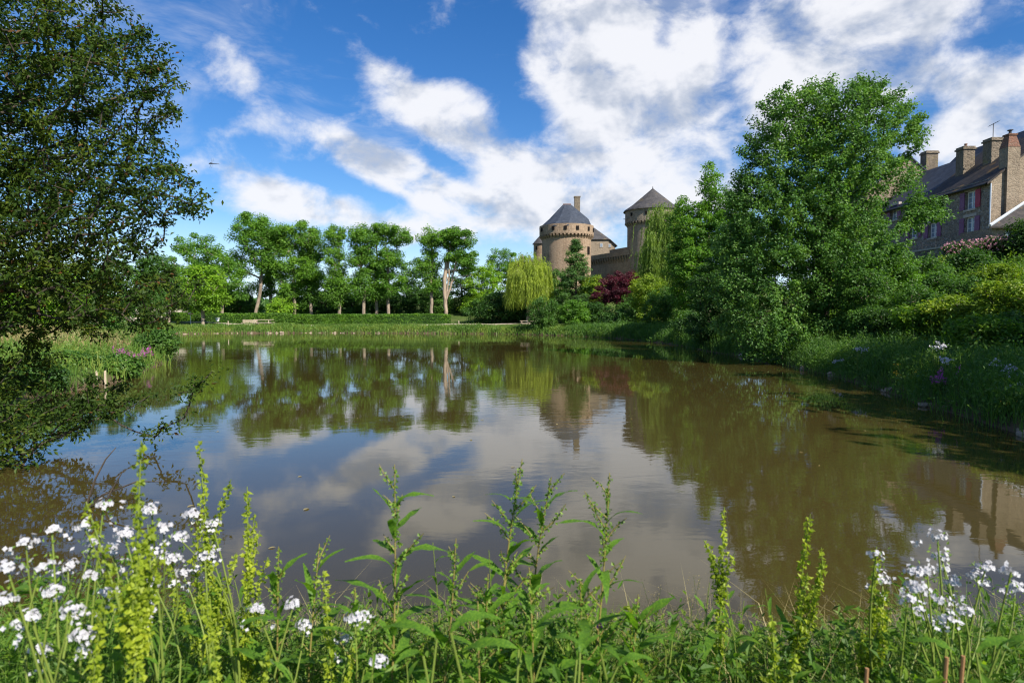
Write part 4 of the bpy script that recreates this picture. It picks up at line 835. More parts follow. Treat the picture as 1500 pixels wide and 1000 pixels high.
# ------------------------------------------------------------------ far bank furniture
def bench(x, y, label):
    g = hz(x, y); o = thing('wooden_bench', (x, y, g), label, 'bench')
    for i in range(3): MB().box(-1.05, 1.05, -.25 + i * .17, -.11 + i * .17, .42, .47).build('seat_plank', M['wood'], o)
    for i in range(2): MB().box(-1.05, 1.05, .30, .34, .56 + i * .18, .70 + i * .18).build('back_plank', M['wood'], o)
    for s in (-.85, .85): MB().box(s - .05, s + .05, -.2, .29, -.1, .42).build('leg', M['wood'], o); MB().box(s - .05, s + .05, .24, .29, .425, .95).build('back_post', M['wood'], o)
    return o
def picnic(x, y, rz, label, mat='wood', sc=1.0):
    g = hz(x, y); o = thing('picnic_table', (x, y, g), label, 'picnic table'); o.rotation_euler = (0, 0, rz); o.scale = (sc,) * 3
    for i in range(5): MB().box(-1, 1, -.40 + i * .16, -.26 + i * .16, .72, .77).build('top_plank', M[mat], o)
    for s in (-1, 1):
        for k in (0, 1): MB().box(-1, 1, s * (.62 + k * .15) - .065, s * (.62 + k * .15) + .065, .42, .47).build('seat_plank', M[mat], o)
    for sx_ in (-.7, .7):
        MB().box(sx_ - .04, sx_ + .04, -.85, .85, .34, .415).build('cross_beam', M[mat], o)
        for s in (-1, 1):
            mb = MB(); V = [(sx_ - .1 + a * .05, s * y_, z_) for a in (0, 1) for y_, z_ in ((.22, .715), (.34, .715), (.72, -.08), (.60, -.08))]; mb.add(V, np.array([(0, 1, 2, 3), (7, 6, 5, 4), (0, 4, 5, 1), (1, 5, 6, 2), (2, 6, 7, 3), (3, 7, 4, 0)])); mb.build('leg', M[mat], o)
    return o
bx0 = X(386, 88); picnic(bx0, 88.0, .12, 'long pale wooden picnic table on the grass below the tallest trees', sc=1.25)
bench(X(365, 88.6), 88.6, 'pale plank bench beside the long picnic table')
picnic(X(773, 83), 84.5, .1, 'small picnic table under the yellow green willow')
picnic(X(15, 40), 40, .3, 'brown picnic table in the shade on the left bank', 'brownwood')
bench(X(909, 76), 78, 'wooden bench on the bank below the purple plum tree')
# warning sign
x, y = X(279, 87), 87; g = hz(x, y); o = thing('warning_sign', (x, y, g), 'triangular warning sign on a slim grey post before the hedge', 'sign')
mb = MB(); tube(mb, [(0, 0, -.1), (0, 0, 2.0)], .035, 8); mb.build('post', M['zinc'], o)
for nm, s, y0, mt in (('border', .48, -.06, 'redshutter'), ('face', .36, -.075, 'white')):
    mb = MB(); V = [(s * math.cos(R(a)), y0 + dy, 1.62 + s * math.sin(R(a))) for dy in (0, .012) for a in (90, 210, 330)]; mb.add(V, [np.array([(0, 1, 2), (5, 4, 3)]), np.array([(0, 3, 4, 1), (1, 4, 5, 2), (2, 5, 3, 0)])]); mb.build(nm, M[mt], o)
# litter bin on post
x, y = X(318.5, 88), 88; g = hz(x, y); o = thing('litter_bin', (x, y, g), 'white flared litter bin on a short post by the path', 'litter bin')
mb = MB(); tube(mb, [(0, .05, -.1), (0, .05, .5)], .04, 8); mb.build('post', M['wood'], o)
mb = MB(); lathe(mb, [(.01, .52), (.17, .52), (.27, 1.0), (.29, 1.0), (.29, 1.05), (.25, 1.05), (.17, .6)], (0, 0), 14); mb.build('bucket', M['white'], o)
for px, lab in ((334, 'short pale wooden stake on the bank beside the litter bin'), (672, 'thin pale stake at the end of the hedge')):
    x, y = X(px, 87), 87; g = hz(x, y); mb = MB(); tube(mb, [(0, 0, -.1), (0, 0, .72), (0, 0, .78)], [.07, .065, .03], 7, True); o = mb.build('wooden_stake', M['wood'], None, loc=(x, y, g)); tag(o, lab, 'stake')
for px, py, lab in ((133.5, 556, 'left of two pale mooring posts at the left bank'), (146, 554, 'right of two pale mooring posts at the left bank')):
    p_ = at(px, py, 22.3); mb = MB(); tube(mb, [(0, 0, -.5), (0, 0, .42), (.02, 0, .46)], [.045, .04, .02], 7, True); o = mb.build('mooring_post', M['wood'], None, loc=(p_.x, 22.6, .05)); tag(o, lab, 'post', 'posts at the left bank')
# stones along the water's edge
rs = np.random.default_rng(370)
def stone(x, y, r, z=None):
    bm = bmesh.new(); bmesh.ops.create_icosphere(bm, subdivisions=2, radius=1)
    for v in bm.verts:
        f = 1 + .22 * math.sin(v.co.x * 3.1 + x) + .18 * math.sin(v.co.y * 4.3 + y) + .12 * math.sin(v.co.z * 5.2 + x * y); v.co = Vector((v.co.x * r * f, v.co.y * r * .8 * f, v.co.z * r * .55 * f))
    me = bpy.data.meshes.new('bank_stone'); bm.to_mesh(me); bm.free(); me.materials.append(M['rock']); o = link('bank_stone', me, None, (x, y, (z if z is not None else max(hz(x, y), 0)) + r * .12)); o.rotation_euler = (0, 0, rs.uniform(0, 6)); return o
def shore_x(y, right=True):
    xs = np.linspace(0, 20, 400) if right else np.linspace(0, -50, 600); s = sdist(xs, np.full_like(xs, y)); k = np.argmax(s > 0); return xs[k]
for k in range(26):
    y = rs.uniform(9.5, 44); x = shore_x(y) + rs.uniform(-.1, .25); o = stone(x, y, rs.uniform(.10, .26), .02); tag(o, 'grey stone at the water line of the right bank', 'stone', 'stones along the right bank')
def shore_y(x):
    ys = np.linspace(60, 95, 500); s = sdist(np.full_like(ys, x), ys); k = np.where(s < 0)[0]; return ys[k[-1]] if len(k) else 79.0
for k in range(34):
    x = rs.uniform(X(265, 84), X(560, 84)); y = shore_y(x); o = stone(x, y + .12, rs.uniform(.12, .30) * (1.5 if k % 6 == 0 else 1), -.03); tag(o, 'tan stone edging the far bank at the water line', 'stone', 'stones along the far bank')

# ------------------------------------------------------------------ ground vegetation (uncountable)
def scatter(n, x0, x1, y0, y1, rs, lo=0.0, hi=4.0):
    x = rs.uniform(x0, x1, n * 3); y = rs.uniform(y0, y1, n * 3); s = sdist(x, y); k = (s > lo) & (s < hi); k = np.where(k)[0][:n]; x, y = x[k], y[k]
    return np.stack([x, y, height(x, y)], 1), s[k]
rs = np.random.default_rng(380)
def tufts(mb, n, x0, x1, y0, y1, lo, hi, hmin, hmax, r, nb, nl, wid, leaf, power=2.0):
    """uneven clumps of herbs: bent blades and small leaves"""
    C, s_ = scatter(n, x0, x1, y0, y1, rs, lo, hi); n = len(C); h_ = hmin + (hmax - hmin) * rs.uniform(0, 1, n) ** power
    k = np.repeat(np.arange(n), nb); P = C[k] + rs.normal(size=(len(k), 3)) * [r, r, 0]; P[:, 2] = np.maximum(height(P[:, 0], P[:, 1]), -.1); blades(mb, P, h_[k] * rs.uniform(.55, 1.1, len(k)), .95, wid, rs)
    k = np.repeat(np.arange(n), nl); d = rs.normal(size=(len(k), 3)) * [r * .9, r * .9, 0]; u = rs.uniform(.1, 1, len(k)) ** .8; P = C[k] + d; P[:, 2] += h_[k] * u * (1 - .35 * np.minimum(1, np.linalg.norm(d[:, :2], axis=1) / (2 * r)))
    L_ = leaf * rs.uniform(.6, 1.4, len(k)) * (.7 + .6 * rs.uniform(0, 1, n)[k]); leaves(mb, P, rs.normal(size=P.shape) + [0, 0, .3], rs.normal(size=P.shape) * .55 + [-.1, -.35, .75], L_, L_ * rs.uniform(.3, .65, n)[k])
mb = MB(); P, s = scatter(26000, -44, 13, 66, 92, rs, -.15, 5.0); P[:, 2] = np.maximum(P[:, 2], -.05); blades(mb, P, rs.uniform(.22, .7, len(P)) * (.55 + .6 * (wob(P[:, 0] * .8, P[:, 1] * .3) * .5 + .5)), .9, .085, rs); tufts(mb, 420, -44, 12, 70, 89, 0, 3.2, .25, .95, .35, 26, 16, .06, .18); setting(mb.build('far_bank_grass', M['grass']), 'stuff')
mb = MB(); P, s = scatter(16000, 8, 24, 40, 82, rs, -.1, 4.0); blades(mb, P, rs.uniform(.35, 1.15, len(P)), .8, .05, rs); P2, s = scatter(9000, 8, 20, 40, 82, rs, -.1, 3.0); P2[:, 2] += rs.uniform(.1, .8, len(P2)); leaves(mb, P2, rs.normal(size=P2.shape), rs.normal(size=P2.shape) + [0, -.3, .8], .16, .09); tufts(mb, 260, 6, 20, 42, 82, -.05, 3.0, .5, 1.6, .3, 24, 26, .04, .16); setting(mb.build('reed_bank_herbs', M['herb']), 'stuff')
mb = MB(); P, s = scatter(14000, 8, 17.5, 8.5, 41, rs, -.12, 4.2); hb_ = (.45 + .45 * (wob(P[:, 0] * 1.1, P[:, 1] * 1.3) * .5 + .5)); blades(mb, P, rs.uniform(.5, 1.15, len(P)) * hb_, .9, .018, rs)
P2, s = scatter(14000, 8, 17.5, 8.5, 41, rs, -.12, 4.2); hb_ = (.40 + .45 * (wob(P2[:, 0] * 1.1, P2[:, 1] * 1.3) * .5 + .5)); P2[:, 2] += rs.uniform(.05, 1.0, len(P2)) * hb_; L_ = rs.uniform(.045, .12, len(P2)); leaves(mb, P2, rs.normal(size=P2.shape) + [-.3, 0, .2], rs.normal(size=P2.shape) * .6 + [-.3, -.3, .7], L_, L_ * .5); tufts(mb, 800, 8, 17.5, 8.5, 41, -.08, 3.6, .35, 1.35, .22, 16, 34, .02, .10); setting(mb.build('right_bank_herbs', M['herb']), 'stuff')
mb = MB(); P, s = scatter(7000, 16, 31, 14, 46, rs, 3.5, 30); blades(mb, P, rs.uniform(.2, .6, len(P)), .9, .04, rs); P2, s = scatter(5000, 16, 31, 14, 46, rs, 3.8, 30); P2[:, 2] += rs.uniform(.05, .8, len(P2)); leaves(mb, P2, rs.normal(size=P2.shape), rs.normal(size=P2.shape) * .6 + [0, -.2, .8], .14, .08); tufts(mb, 700, 15.5, 31, 15, 48, 3.2, 30, .4, 1.7, .36, 12, 44, .03, .14, 1.6); setting(mb.build('slope_undergrowth', M['meadow']), 'stuff')
mb = MB(); P, s = scatter(12000, -40, -12, 14, 62, rs, -.1, 9); blades(mb, P, rs.uniform(.25, .8, len(P)), .9, .045, rs); P2, s = scatter(6000, -36, -12, 14, 62, rs, -.1, 4); P2[:, 2] += rs.uniform(.05, .7, len(P2)); leaves(mb, P2, rs.normal(size=P2.shape), rs.normal(size=P2.shape) * .6 + [0, -.2, .8], .13, .07); tufts(mb, 330, -36, -12, 14, 62, -.05, 5, .4, 1.2, .3, 24, 22, .03, .11); setting(mb.build('left_bank_grass', M['grass']), 'stuff')
mb = MB(); P, s = scatter(5000, -34, -17, 30, 46, rs, 1.5, 10); blades(mb, P, rs.uniform(.5, 1.0, len(P)), .9, .04, rs); setting(mb.build('dry_grass', M['drygrass']), 'stuff')

# ------------------------------------------------------------------ left bank bushes seen through the near tree
for i, (lab, px, py, rx, ry, Y, mt, nt) in enumerate([('bright round bush on the left bank lawn', 60, 425, 60, 46, 46, 'yellow', 90), ('dark broad bush on the left bank', 150, 420, 60, 50, 52, 'mid', 90), ('leafy bush near the left bank path', 215, 440, 30, 34, 62, 'mid', 50), ('low bush at the tip of the left bank', 232, 500, 30, 18, 34, 'herb', 60), ('waterside bush with upright leaves on the left bank', 170, 540, 34, 20, 25, 'herb', 70), ('low green bush behind the mooring posts', 100, 540, 34, 18, 24, 'mid', 60), ('dark waterside bush at the left shore', 45, 560, 50, 30, 20, 'dark', 70)]):
    shrub('shrub', lab, px, py, rx, ry, Y, mt, 400 + i, nt, 140, .2 if Y > 40 else .12, .6 if Y > 40 else .32)
# pale house beyond the path end
simple_house('rendered_house', 'pale rendered house glimpsed beyond the path end', X(190, 128), X(240, 128), 128, 138, 1.2, 4.6, 7.4, 'render', 'tile', 'x')
# loosestrife and other bank flowers
def spire(name, label, px, py, Y, h, mat, seed, group, n=5, cat='flower'):
    while sdist(at(px, py, Y).x, Y)[0] < .25: Y += .3
    rs = np.random.default_rng(seed); c = at(px, py, Y); g = max(hz(c.x, Y), .05); o = thing(name, (c.x, Y, g), label, cat, group); mbs, mbf, mbl = MB(), MB(), MB()
    top = max(c.z - g, .5)
    for k in range(n):
        x_, y_ = rs.normal(0, .16, 2); hh_ = top * rs.uniform(.75, 1.08); pts = np.array([(x_ * .4, y_ * .4, -.05), (x_ * .8, y_ * .8, hh_ * .5), (x_, y_, hh_)]); tube(mbs, pts, [.012, .01, .005], 4)
        m_ = 26; u = rs.uniform(.62, 1, m_)[:, None]; P = pts[1] + (pts[2] - pts[1]) * (u - .5) * 2 + rs.normal(size=(m_, 3)) * [.02, .02, .01]; leaves(mbf, P, rs.normal(size=(m_, 3)) + [0, 0, .3], rs.normal(size=(m_, 3)), .05, .04)
        m_ = 26; u = rs.uniform(.0, .6, m_)[:, None]; P = pts[0] * (1 - u) + pts[2] * u; leaves(mbl, P, rs.normal(size=(m_, 3)) * [1, 1, .3] + [0, 0, .4], rs.normal(size=(m_, 3)) * .4 + [0, 0, 1], .12, .035)
    mbs.build('stem', M['stem'], o); mbf.build('flower_spike', M[mat], o); mbl.build('foliage', M['herb'], o); return o
for i, (px, py, Y) in enumerate([(172, 508, 27), (180, 520, 27), (200, 514, 28), (214, 508, 29), (222, 516, 29), (236, 500, 33), (189, 596 - 70, 25)]): spire('loosestrife', 'purple loosestrife spires on the left bank at the water', px, py, Y, 1, 'mauve', 420 + i, 'loosestrife on the left bank', cat='loosestrife')
for i, (px, py, Y) in enumerate([(1377, 538, 17.5), (1384, 556, 16.6), (1371, 570, 15.8)]): spire('loosestrife', 'purple flower spire among dark herbs of the right bank', px, py, Y, 1, 'mauve', 430 + i, 'purple spires on the right bank', n=3, cat='loosestrife')
def four_petals(mb, P, Nv, r, rs):
    """crosses of four petals at P facing Nv"""
    n = len(P); Nv = nrm(Nv); a = nrm(np.cross(Nv, rs.normal(size=(n, 3)))); b = np.cross(Nv, a)
    for k in range(4):
        d = a * math.cos(k * math.pi / 2) + b * math.sin(k * math.pi / 2); leaves(mb, P, d + Nv * .25, Nv, r, r * .92, .1)
def flower_clump(name, label, px, py, Y, rx, ry, seed, group, mat='petal', n=60, fr=.035, cat='flower'):
    while sdist(at(px, py, Y).x, Y)[0] < .25: Y += .3
    rs = np.random.default_rng(seed); c = at(px, py, Y); g = max(hz(c.x, Y), .05); k = Y / F; o = thing(name, (c.x, Y, g), label, cat, group); mbs, mbf = MB(), MB(); top = max(c.z - g, .3)
    for j in range(max(4, n // 9)):
        tx, ty, tz = rs.normal(0, rx * k * .5), rs.normal(0, .2), top + rs.normal(0, ry * k * .5); tube(mbs, [(tx * .3, ty * .3, -.05), (tx * .7, ty * .7, tz * .5), (tx, ty, tz)], [.008, .007, .004], 4)
        m_ = 9; P = np.array([tx, ty, tz]) + rs.normal(size=(m_, 3)) * [.05, .05, .035]; four_petals(mbf, P, rs.normal(size=(m_, 3)) * .5 + [-.1, -.6, .6], fr, rs)
    mbs.build('stem', M['stem'], o); mbf.build('flower_head', M[mat], o); return o
for i, (px, py, Y, rx, ry, n) in enumerate([(1258, 513, 24, 9, 4, 50), (1235, 545, 21, 9, 6, 40), (1375, 506, 19, 11, 4, 70), (1385, 525, 18, 8, 8, 40), (1450, 530, 17, 10, 5, 25), (1490, 545, 15.5, 16, 10, 90), (1478, 575, 15, 12, 10, 30)]): flower_clump('white_flowers', 'white flowering clump among the dark herbs of the right bank', px, py, Y, rx, ry, 440 + i, 'white flowers on the right bank', n=n, cat='flowers')
for i, (px, py, Y) in enumerate([(1325, 556, 18), (1475, 600, 14), (1322, 566, 18)]): flower_clump('yellow_flowers', 'yellow buttercups low on the right bank', px, py, Y, 10, 12, 450 + i, 'buttercups on the right bank', 'buttercup', 30, .02, 'flowers')

# ------------------------------------------------------------------ near oak branch canopy on the left
def near_tree():
    rs = np.random.default_rng(500); Y = 11.4; b = np.array([-12.9, 10.6, hz(-12.9, 10.6)])
    if b[2] < 0: b[2] = -.3
    o = thing('oak_tree', tuple(b), 'near oak tree reaching dark leafy branches over the water', 'tree')
    tr = trunk_pts(b - [0, 0, .4], (-12.0, 11.4, 12.0), 16, rs)
    es = [ell(40, 60, 150, 130, Y, 2.0), ell(140, 120, 105, 120, Y, 1.8), ell(60, 270, 200, 130, Y, 2.0), ell(200, 270, 85, 55, Y, 1.3), ell(90, 420, 200, 80, Y, 2.0), ell(60, 330, 150, 90, Y - .8, 1.3), ell(0, 620, 125, 62, Y - .6, 1.6), ell(140, 585, 80, 36, Y, .9), ell(-60, 200, 180, 300, Y, 2.3), ell(-80, 480, 170, 130, Y, 1.8)]
    T = pts_in_ells(es, 1350, rs, 2.1, 4)
    extra = [at(px, py, Y + rs.uniform(-.7, .7)) for px, py in ((300, 292), (285, 300), (268, 262), (255, 118), (240, 75), (258, 160), (310, 545), (295, 560), (270, 612), (225, 640), (280, 300), (180, 20), (250, 250), (240, 210), (285, 555), (262, 575), (240, 625), (290, 285))]
    T = np.concatenate([T, np.array(extra)]); T[:, 2] = np.maximum(T[:, 2], .12)
    N, par, tips = grow(tr, T, .25, rs, .05, .10)
    branch_mesh(N, par, .27, .003, len(tr), 4, .56, b).build('trunk', M['barkdark'], o, True)
    Dr = nrm(N[tips] - N[par[tips]]); mb = MB(); clump_leaves(mb, T - b, Dr, 66, .20, .09, rs, flat=.75, up=.5, aspect=.46, along=1.7, droop=.1, jit=.6)
    mb.build('crown', M['oak'], o)
near_tree()
# drowned twigs under the oak
for i, pts in enumerate([[(110, 745, 8), (140, 700, 8.1), (155, 672, 8.2), (170, 655, 8.3)], [(90, 738, 8.2), (150, 725, 8.2), (200, 705, 8.3), (245, 705, 8.4)], [(130, 735, 8.1), (165, 715, 8.2), (180, 690, 8.2)]]):
    pp = [np.array(at(a, c, Y)) for a, c, Y in pts]; b = pp[0].copy(); b[2] = min(b[2], .0); pp[0] = b - [0, 0, .3]
    mb = MB(); tube(mb, [p_ - b for p_ in pp], np.linspace(.018, .005, len(pp)), 5); o = mb.build('drowned_twig', M['barkdark'], None, loc=tuple(b)); tag(o, 'bare dark twig sticking out of the water under the oak', 'twig', 'twigs in the water under the oak')
# dragonfly in the air
c = at(312, 240, 4.3); o = thing('dragonfly', tuple(c), 'dark dragonfly hovering against the sky beside the oak branches', 'dragonfly')
mb = MB(); tube(mb, [(-.022, 0, .002), (-.012, 0, .003), (0, 0, .001), (.02, 0, 0), (.042, 0, -.002)], [.004, .0055, .003, .002, .0015], 6, True); mb.build('body', M['iron'], o, True)
mb = MB(); lathe(mb, [(.0005, -.0035), (.0038, 0), (.0005, .0035)], (-.025, 0), 8); mb.build('head', M['iron'], o)
for x_, s, d in ((-.012, 1, .004), (-.012, -1, -.006), (-.004, 1, .012), (-.004, -1, .006)):
    mb = MB(); leaves(mb, np.array([[x_, 0, .004]]), np.array([[d * 12, .35 * s, s * 1.0]]), np.array([[1., .2, 0]]), .042, .011, .02); mb.build('wing', M['wing'], o)

# ------------------------------------------------------------------ foreground bank plants
def lance(L, W, n=7, curl=.25, wave=.0, tipw=1.0, seed=0, fold=.22):
    """one long leaf along +X with a folded midrib, drooping tip and wavy margin"""
    rs = np.random.default_rng(seed); mb = MB(); V = []; ph = rs.uniform(0, 6)
    for i in range(n + 1):
        u = i / n; w_ = W * .5 * (math.sin(math.pi * min(1, u * .93 + .05) ** tipw) ** .8); x = L * (u - .12 * curl * u * u); z = L * curl * (.5 * u - u * u) ; wv = wave * W * math.sin(u * 15 + ph)
        V += [(x, -w_, z + w_ * fold + wv), (x, 0, z), (x, w_, z + w_ * fold - wv)]
    i = np.arange(n)[:, None] * 3; mb.add(V, np.concatenate([i + [0, 1, 4, 3], i + [1, 2, 5, 4]])); me = mb.mesh('leaf'); me.polygons.foreach_set('use_smooth', np.ones(len(me.polygons), bool)); return me
LF = [lance(1, .20, 8, .5, .10, seed=1), lance(1, .17, 8, .9, .14, seed=2), lance(1, .23, 8, .2, .08, seed=3), lance(1, .13, 8, .7, .05, seed=4)]
BROAD = [lance(1, .20, 10, .6, .09, 1.1, 5), lance(1, .25, 10, .9, .10, 1.1, 6)]
ROCK = [lance(1, .26, 6, .5, .04, 1.25, 7), lance(1, .22, 6, .8, .05, 1.2, 8)]
for me in LF + BROAD: me.materials.append(M['dockleaf'])
for me in ROCK: me.materials.append(M['meadow'])
def put_leaf(o, me, pos, az, el, L, roll=0.0):
    l = link('leaf', me, o, pos); l.rotation_euler = Euler((roll, -el, az), 'XYZ'); l.scale = (L, L, L); return l
def stalk(base, tip, rs, bend=.04, n=8):
    base, tip = np.array(base, float), np.array(tip, float); u = np.linspace(0, 1, n)[:, None]; L = np.linalg.norm(tip - base); off = rs.normal(size=3) * [1, 1, 0] * L * bend
    return base * (1 - u) + tip * u + off * np.sin(u * math.pi)
def along(pts, u):
    f = u * (len(pts) - 1); i = min(int(f), len(pts) - 2); return pts[i] + (pts[i + 1] - pts[i]) * (f - i)
def seeds(mb, pts, u0, u1, rs, dens, rad, size):
    """whorls of winged seeds along a stalk"""
    L = np.linalg.norm(pts[-1] - pts[0]) * (u1 - u0); nw = max(3, int(L / .013)); P = []
    for k in range(nw):
        u = u0 + (u1 - u0) * k / nw; c = along(pts, u); t = (u - u0) / (u1 - u0); m_ = int(dens * (1.1 - .75 * t)) + 2; P.append(c + nrm(rs.normal(size=(m_, 3))) * rad * (1.15 - .85 * t) * rs.uniform(.5, 1.0, (m_, 1)) * [1, 1, .5])
    P = np.concatenate(P); n = len(P); L_ = size * rs.uniform(.7, 1.25, n); leaves(mb, P, rs.normal(size=(n, 3)) - [0, 0, .5], rs.normal(size=(n, 3)), L_, L_ * .85, .3)
def gpos(px, Y, dx=0): x = X(px, Y) + dx; return np.array([x, Y, hz(x, Y)])
def dock(label, group, tip, Y, base_px, seed, style, nside=5, nleaf=7, h_low=None):
    rs = np.random.default_rng(seed); t = np.array(at(*tip, Y)); b = gpos(base_px, Y - .05); o = thing('dock_plant', tuple(b), label, 'dock plant', group)
    H = t[2] - b[2]; main = stalk([0, 0, -.04], t - b, rs, .035, 10); ms, mf = MB(), MB(); tube(ms, main, np.linspace(.0052, .0013, 10), 6)
    if style == 'seed':
        seeds(mf, main, .40, 1.0, rs, 8, .021, .0135)
        for k in range(nside):
            u = rs.uniform(.38, .72); p0 = along(main, u); a = rs.uniform(0, 6.283); L = H * (1 - u) * rs.uniform(.45, .8); sidep = stalk(p0, p0 + np.array([math.cos(a) * L * .28, math.sin(a) * L * .2, L * .95]), rs, .06, 6); tube(ms, sidep, np.linspace(.003, .0012, 6), 4); seeds(mf, sidep, .10, 1, rs, 7, .017, .013)
        mf.build('seed_head', M['seed'], o)
    else:
        seeds(mf, main, .80, 1.0, rs, 6, .014, .010)
        for k in range(nside):
            u = .45 + .5 * (k + rs.uniform(0, 1)) / nside; p0 = along(main, u); a = rs.uniform(0, 6.283); L = rs.uniform(.06, .15) * (1.5 - u); sidep = stalk(p0, p0 + np.array([math.cos(a) * L * .75, math.sin(a) * L * .5, L * .9]), rs, .06, 5); tube(ms, sidep, np.linspace(.0025, .001, 5), 4); seeds(mf, sidep, .15, 1, rs, 5, .011, .0095)
        mf.build('seed_head', M['seedg'], o)
    ms.build('stem', M['redstem' if style == 'weed' else 'stem'], o, True)
    if style == 'weed': nleaf = int(nleaf * 1.6)
    for k in range(nleaf):
        u = (.08 + .5 * k / nleaf) if style == 'seed' else (.12 + .8 * (k + rs.uniform(0, .6)) / nleaf)
        L = (rs.uniform(.13, .22) if style == 'seed' else rs.uniform(.13, .24)) * (1.15 - .62 * u); a = k * 2.4 + rs.uniform(-.5, .5)
        put_leaf(o, LF[rs.integers(4)], tuple(along(main, u)), a, rs.uniform(.2, 1.15), L, rs.uniform(-.4, .4))
    return o
gd, gw = 'yellow green seeding docks on the near bank', 'leafy flowering docks on the near bank'
DOCKS = [
    ('tallest yellow green seeding dock among the white flowers', (207, 645), 1.25, 190, 'seed', 7, 6), ('slender green dock spire rising behind the white flowers', (291, 645), 1.75, 280, 'seed', 4, 7),
    ('thin dock spire leaning right beside the slender green dock', (362, 712), 1.8, 340, 'seed', 3, 5), ('short thin dock spire at the right edge of the white flowers', (373, 752), 1.9, 362, 'seed', 2, 4),
    ('low yellow dock under the tallest seeding dock', (150, 880), 1.2, 160, 'seed', 2, 4), ('squat yellow dock between white flowers and the leafy docks', (474, 835), 1.6, 468, 'seed', 1, 6), ('short stout yellow dock low in the grass', (300, 870), 1.35, 300, 'seed', 1, 5),
    ('upright seeding dock with paired side spikes at the bare water gap', (1061, 742), 1.9, 1062, 'seed', 3, 8), ('seeding dock with twisting side spikes', (1187, 752), 1.9, 1170, 'seed', 4, 8), ('leaning seeding dock beside the right hand white flowers', (1284, 800), 1.8, 1250, 'seed', 4, 6),
    ('small yellow dock spike in the grass right of the leafy docks', (920, 880), 1.7, 915, 'seed', 3, 4), ('low yellow dock at the foot of the twisting dock', (1130, 900), 1.5, 1130, 'seed', 3, 4),
    ('leafy dock with long narrow leaves spreading left', (578, 680), 1.65, 545, 'weed', 12, 17), ('leafy dock bending right over the water', (668, 788), 1.6, 590, 'weed', 6, 14), ('tallest leafy dock with reddish stem over the cloud reflection', (765, 672), 1.75, 755, 'weed', 13, 15),
    ('thin leafy dock between two taller leafy docks', (808, 698), 1.85, 812, 'weed', 11, 11), ('reddish stemmed leafy dock leaning right', (893, 692), 1.75, 835, 'weed', 12, 13), ('short leafy dock with dark bud tip', (468, 796), 1.75, 440, 'weed', 4, 11), ('short leafy dock beside the thin dock spire', (408, 800), 1.7, 395, 'weed', 4, 11), ('squat leafy dock crowded below the tall leafy docks', (700, 880), 1.5, 700, 'weed', 5, 12), ('bushy leafy dock below the reddish stems', (850, 850), 1.55, 850, 'weed', 8, 16),
    ('young leafy dock left of the dock with long narrow leaves', (520, 860), 1.6, 505, 'weed', 5, 15), ('young leafy dock between the tallest leafy docks and the bending dock', (715, 840), 1.65, 720, 'weed', 5, 15), ('leafy dock low in front of the tallest leafy dock', (775, 830), 1.5, 780, 'weed', 6, 16), ('leafy dock low right of the reddish leaning dock', (935, 870), 1.6, 925, 'weed', 4, 14)]
for i, (lab, tip, Y, bp, st, ns, nl) in enumerate(DOCKS): dock(lab, gd if st == 'seed' else gw, tip, Y, bp, 600 + i, st, ns, nl)
def rocket(heads, Y, base_px, seed, label, group, nleaf=7):
    rs = np.random.default_rng(seed); b = gpos(base_px, Y); o = thing('white_flower_plant', tuple(b), label, 'flower', group); ms = MB(); joint = None
    for j, hd in enumerate(heads):
        px, py = hd[:2]; t = np.array(at(px, py, Y + rs.uniform(-.12, .12))) - b
        if joint is None: main = stalk([0, 0, -.04], t, rs, .05, 9); tube(ms, main, np.linspace(.005, .002, 9), 5); joint = main
        else: p0 = along(joint, rs.uniform(.45, .65)); s_ = stalk(p0, t, rs, .08, 6); tube(ms, s_, np.linspace(.003, .0018, 6), 4)
        mf = MB(); n = int(rs.integers(14, 30)); d = nrm(rs.normal(size=(n, 3))); d[:, 2] = np.abs(d[:, 2]) * .8 - .1; d[:, 1] -= .25; P = nrm(d) * rs.uniform(.006, .022, (n, 1)) * [1.15, 1, .9]; four_petals(mf, P, d + [0, -.25, .1], .0068, rs)
        for _ in range(int(rs.integers(1, 4))):
            c_ = rs.normal(size=3) * [.022, .018, .018] - [0, 0, .018]; m2 = int(rs.integers(2, 7)); P = c_ + rs.normal(size=(m2, 3)) * .007; four_petals(mf, P, rs.normal(size=(m2, 3)) * .5 + [0, -.5, .6], rs.uniform(.005, .007), rs)
        h_ = mf.build('flower_head', M['petal'], o, loc=tuple(t))
        mg = MB(); m_ = 16; P2 = rs.normal(size=(m_, 3)) * [.012, .012, .03] - [0, 0, .035]; leaves(mg, P2, rs.normal(size=(m_, 3)), rs.normal(size=(m_, 3)), .011, .006); mg.build('bud', M['seedg'], h_)
    ms.build('stem', M['stem'], o, True)
    for k in range(nleaf): put_leaf(o, ROCK[k % 2], tuple(along(joint, .1 + .6 * k / nleaf)), k * 2.4 + rs.uniform(-.5, .5), rs.uniform(.2, .8), rs.uniform(.06, .12))
HEADL = [(1.5, 150, [(152, 740), (122, 770)]), (1.55, 225, [(222, 748), (205, 805)]), (1.4, 70, [(76, 775), (38, 795)]), (1.3, 20, [(10, 832), (60, 828)]), (1.45, 130, [(135, 795), (165, 808), (100, 830)]), (1.5, 215, [(216, 805), (250, 818), (240, 775)]), (1.3, 80, [(78, 865), (105, 895)]), (1.35, 210, [(216, 892), (225, 855)]), (1.7, 300, [(311, 768), (282, 752), (262, 788)]), (1.4, 130, [(132, 842), (155, 868)]), (1.5, 180, [(182, 782), (180, 832)]), (1.3, 110, [(118, 930), (60, 950)]), (1.6, 290, [(300, 815), (268, 840)]), (1.25, 40, [(45, 905), (8, 880)])]
for i, (Y, bp, hd) in enumerate(HEADL): rocket(hd, Y, bp, 640 + i, 'white flowered stalk in the dense patch around the tallest seeding dock', 'white flowers left on the near bank')
